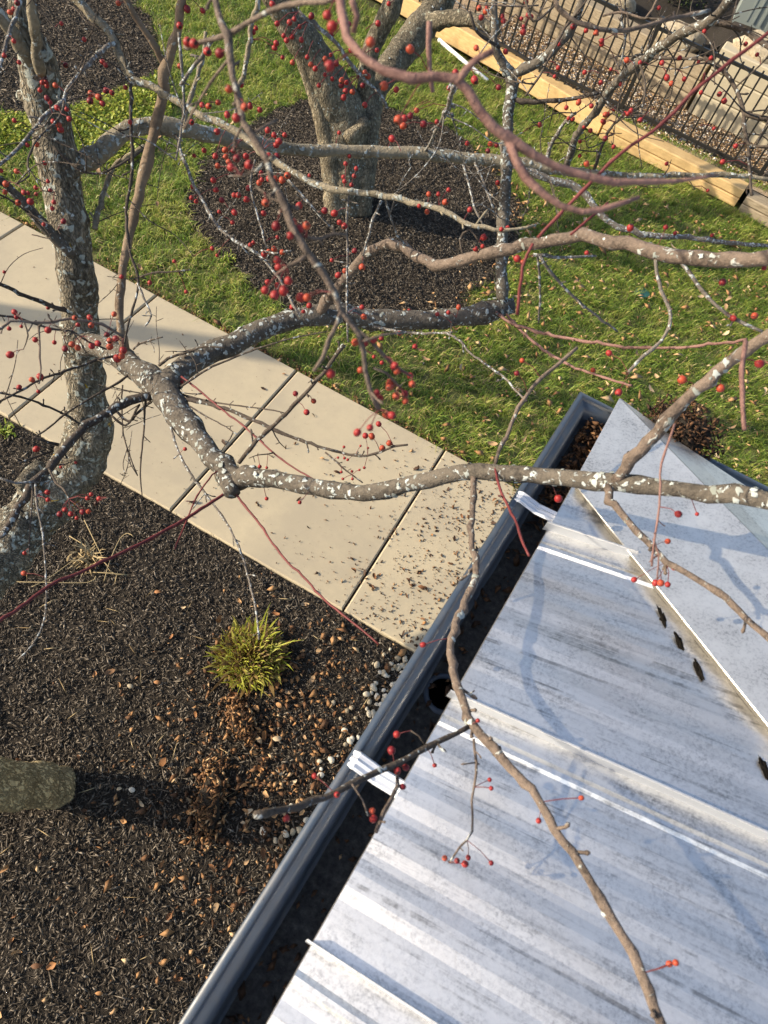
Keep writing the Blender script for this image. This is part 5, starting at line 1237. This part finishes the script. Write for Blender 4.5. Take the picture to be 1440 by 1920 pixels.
# ------------------------------------------------------------------ fruit
BER = """351 17 14 380 20 10 364 82 18 352 79 18 389 97 16 412 100 18 429 167 14 379 197 11 391 199 11 409 192 11 443 221 16 459 201 14 469 199 14 487 206 14 452 159 12 426 215 12 359 229 11 407 247 12 386 261 9 383 282 13 404 293 11 422 281 11 437 283 10 423 294 10 444 297 13 461 293 12 467 309 17 408 311 11 429 304 12 433 314 15 400 338 13 405 356 13 364 292 8 361 350 9 359 371 9 368 378 9 416 375 11 439 366 10 447 366 11 462 374 12 466 353 12 498 380 14 439 397 12 502 244 11 514 253 11 534 253 13 523 265 14 518 272 12 504 292 12 519 293 12 505 335 14 515 336 13 529 338 15 539 329 13 486 343 11 490 324 9 491 337 9 561 386 14 609 395 14 627 400 13
637 417 11 646 424 12 518 424 17 494 400 14 540 399 15 550 416 15 562 429 16 575 423 15 544 442 14 520 445 8 514 467 14 495 477 14 504 472 13 529 473 12 520 488 14 522 501 14 502 529 14 497 544 15 515 554 18 520 535 14 532 545 19 541 527 16 564 558 18 576 558 16 580 573 15 548 576 12 569 584 8 679 501 16 647 508 11 634 516 12 665 470 10 622 488 8 679 576 10 682 594 12 666 642 15 684 644 14 701 637 13 715 634 13 676 694 13 620 701 18 554 738 11 588 752 10 575 773 12 731 724 15 707 737 14 738 688 12 716 680 9 701 669 8 411 397 8 440 399 12 436 417 9 398 466 9 407 479 7 469 459 8 475 455 8
741 685 13 744 696 14 731 717 11 730 727 13 743 743 15 713 746 10 760 752 13 773 720 13 760 738 11 769 704 9 724 779 13 735 779 16 710 795 11 694 802 13 670 811 15 685 817 13 697 818 13 730 831 13 717 840 14 778 650 12 749 625 10 860 576 10 841 586 9 820 589 9 767 583 9
32 5 11 26 17 9 19 23 10 8 104 9 26 77 9 36 117 9 115 44 8 158 74 9 123 122 10 192 116 10 198 122 9 79 155 9 86 154 9 88 161 9 75 169 9 104 160 10 88 184 10 94 192 9 107 202 10 100 228 10 110 234 11 114 243 12 125 205 9 130 223 10 170 176 13 169 189 14 185 182 12 192 194 11 199 170 12 210 174 10 235 164 9 244 229 9 27 226 9 51 272 9 69 271 10 84 306 8 31 321 10 2 320 9 11 345 12 9 360 10 67 352 9 45 361 10 53 362 8 68 364 8 57 378 13 34 380 11 90 340 8 94 357 8 101 379 9 98 391 9 337 48 14 337 124 10 222 6 10
8 510 7 90 577 8 27 585 11 30 595 9 17 616 9 40 612 7 90 619 13 66 637 11 122 654 12 135 646 12 146 652 12 102 642 9 172 649 12 184 644 12 206 650 13 206 639 12 217 635 13 200 627 10 231 657 15 220 672 17 228 668 13 140 596 10 168 595 11 171 610 11 146 609 9 60 712 11 75 706 13 36 726 10 72 734 8 19 665 14 214 589 10 341 716 8 228 519 9 119 415 10 164 421 10 82 421 8 327 490 8 281 530 9 349 547 8
68 842 12 171 927 9 164 934 9 180 944 9 186 935 10 122 956 10 112 964 11 133 964 11 155 960 11 166 959 10 144 971 8 46 1037 8 45 1075 10 89 923 10 90 937 9 114 876 6 142 867 6 347 842 8
645 838 6 652 862 6 676 836 5 690 840 5 634 858 5 646 859 6 683 877 6 640 885 6 660 884 6 643 898 6 661 898 6 674 881 5 500 935 8 562 942 8 512 892 7 487 875 8 500 877 6
511 8 12 543 42 11 552 36 9 562 50 8 532 67 9 547 69 10 565 75 10 537 77 8 480 53 9 475 60 10 518 81 11 515 90 10 584 30 13 614 29 18 623 50 20 620 65 14 576 107 9 583 121 10 591 129 10 609 111 17 618 124 20 630 119 13 609 140 8 641 151 11 640 160 11 650 155 9 648 171 11 661 172 14 644 183 11 684 197 18 680 160 10 690 143 11 684 136 10 720 161 17 659 94 15 709 44 12 695 79 14 707 94 9 729 7 9 636 249 8 598 160 9 625 281 8 658 279 9 655 293 8 668 292 9 648 307 9 668 316 9 664 330 9 644 332 9 646 340 9 659 347 9 580 329 7 734 260 9
769 92 16 743 168 12 747 225 18 756 236 14 769 217 12 758 222 13 794 233 16 781 207 10 819 228 9 735 260 13 841 165 9 847 171 9 854 136 13 935 164 11 890 150 15 911 21 12 902 33 10 942 31 9 944 39 10 981 60 12 1074 50 10 919 270 10 931 272 10 876 269 9 915 283 10 933 343 12 841 356 9 835 379 12 804 364 10 822 364 9 786 386 9 801 397 10 881 393 10 1012 235 9 948 97 10
892 467 10 905 462 9 912 470 9 907 445 13 940 430 9 952 427 9 1135 215 10 1130 227 9 1107 245 9 1135 260 12 1100 307 11 1087 292 8 1012 232 8 1062 202 9 1085 192 15 1182 427 14 1250 307 8 1355 529 14 1375 597 12 1415 592 13 1327 357 7 970 485 14 980 492 10
1142 662 12 979 676 10 969 700 11 1160 736 14 1279 712 17 1351 728 16 1424 682 16 1112 694 10 1272 964 14 1252 1015 11 1264 1064 12 1229 1093 13 1239 1093 14 1252 1096 11 1189 1087 11 1047 935 16 1307 964 8
793 1209 11 744 1377 14 734 1407 16 745 1445 14 761 1439 13 755 1475 12 815 1435 9 918 1462 9 921 1478 9 1010 1539 11 896 1351 8 857 1614 11 872 1620 13 878 1608 10 921 1618 10 834 1609 11 1090 1496 8 1255 1807 12 1267 1805 12 632 1490 12 537 1535 13 700 1535 16 590 1455 11 698 1520 12"""
nums = [float(q) for q in BER.split()]
bl = [tuple(nums[i:i + 3]) for i in range(0, len(nums), 3)]
# loose clusters in the thickets
for cx, cy, sx, sy, n_ in ((1250, 110, 110, 50, 26), (1130, 215, 60, 45, 14), (950, 40, 50, 30, 8), (1340, 260, 60, 50, 5), (620, 90, 50, 50, 8), (1300, 455, 90, 20, 6)):
    for _ in range(n_): bl.append((rnd.gauss(cx, sx), rnd.gauss(cy, sy), rnd.uniform(7, 11)))
pxb = np.array([b[:3] for b in BR]); X_, Y_, Z_ = proj_np(pxb)
kb = []
for shade in ((0.27, 0.022, 0.020), (0.34, 0.055, 0.024), (0.16, 0.012, 0.016)):
    k = NT('berry_skin'); v = k.coord(which='Generated'); n1 = k.noise(v, 4, 3); sep = k.n('ShaderNodeSeparateXYZ'); k.l(v, sep.inputs[0])
    c = k.mix(k.ramp(n1, [(0.4, 0), (0.7, 0.5)]), shade, (shade[0] * 0.6, shade[1] * 0.6, shade[2])); c = k.mix(k.ramp(sep.outputs[2], [(0.03, 1), (0.07, 0)]), c, (0.03, 0.012, 0.008))
    k.color(c); k.set(0.48, 0, 0.3); k.b.inputs['Subsurface Weight'].default_value = 0.0
    V, F = lump((0, 0, 0), (1, 1, 1.02), 3.3, 7, 0.05); kb.append(mesh_from('berry', V, F, k.m, True))
st = MB(); berries = []
for x, y, dm in bl:
    dd = np.hypot(X_ - x, Y_ - y)
    # prefer a branch whose distance fits the size of the fruit
    want = FPX * 0.0135 / dm
    cost = dd + 120 * np.abs(np.log(Z_ / want))
    i = int(np.argmin(cost))
    if dd[i] > 110 and dm < 12 and rnd.random() < 0.5: continue
    d = float(np.clip(Z_[i] + rnd.uniform(-0.03, 0.03), 0.55, 4)); r = float(np.clip(dm * 0.49 * d / FPX, 0.0040, 0.0095))
    p = at(x, y, d); a = Vector(BR[i][:3]); berries.append((r / d, p, r, a))
berries.sort(key=lambda q: -q[0])
rest = MB()
for j, (ap, p, r, a) in enumerate(berries):
    L = (p - a).length
    if L > 0.09: a = p + (a - p).normalized() * 0.05 + Vector((0, 0, 0.01))
    mid = a.lerp(p, 0.5) + Vector((0, 0, 0.15 * (p - a).length)); q_ = max(0.0008, 0.00048 * (p - Vector((0, 0, CAMH))).length); st.tube([a, mid, p], [q_, q_ * 0.9, q_ * 1.1], 4, cap=False)
    if j < 298:
        o = bpy.data.objects.new('berry', kb[rnd.choice((0, 0, 0, 1, 1, 2))]); COL.objects.link(o); o.parent = TB; o.location = p - base
        o.scale = (r, r, r * rnd.uniform(0.95, 1.15)); u = (a - p).normalized(); o.rotation_euler = u.to_track_quat('Z', 'Y').to_euler()
    else:
        V, F = lump(p, (r, r, r), j, 5, 0.05); rest.add(V, F)
o = rest.build('berries', kb[0].materials[0], TB, True); tag(o, kind='stuff')
o = st.build('berry_stalks', M['bark_red'], TB, True); tag(o, kind='stuff')
o = fast_obj('lichen', [tuple(v) for v in LV], LF, M['lichen'], LT, TB); tag(o, kind='stuff')
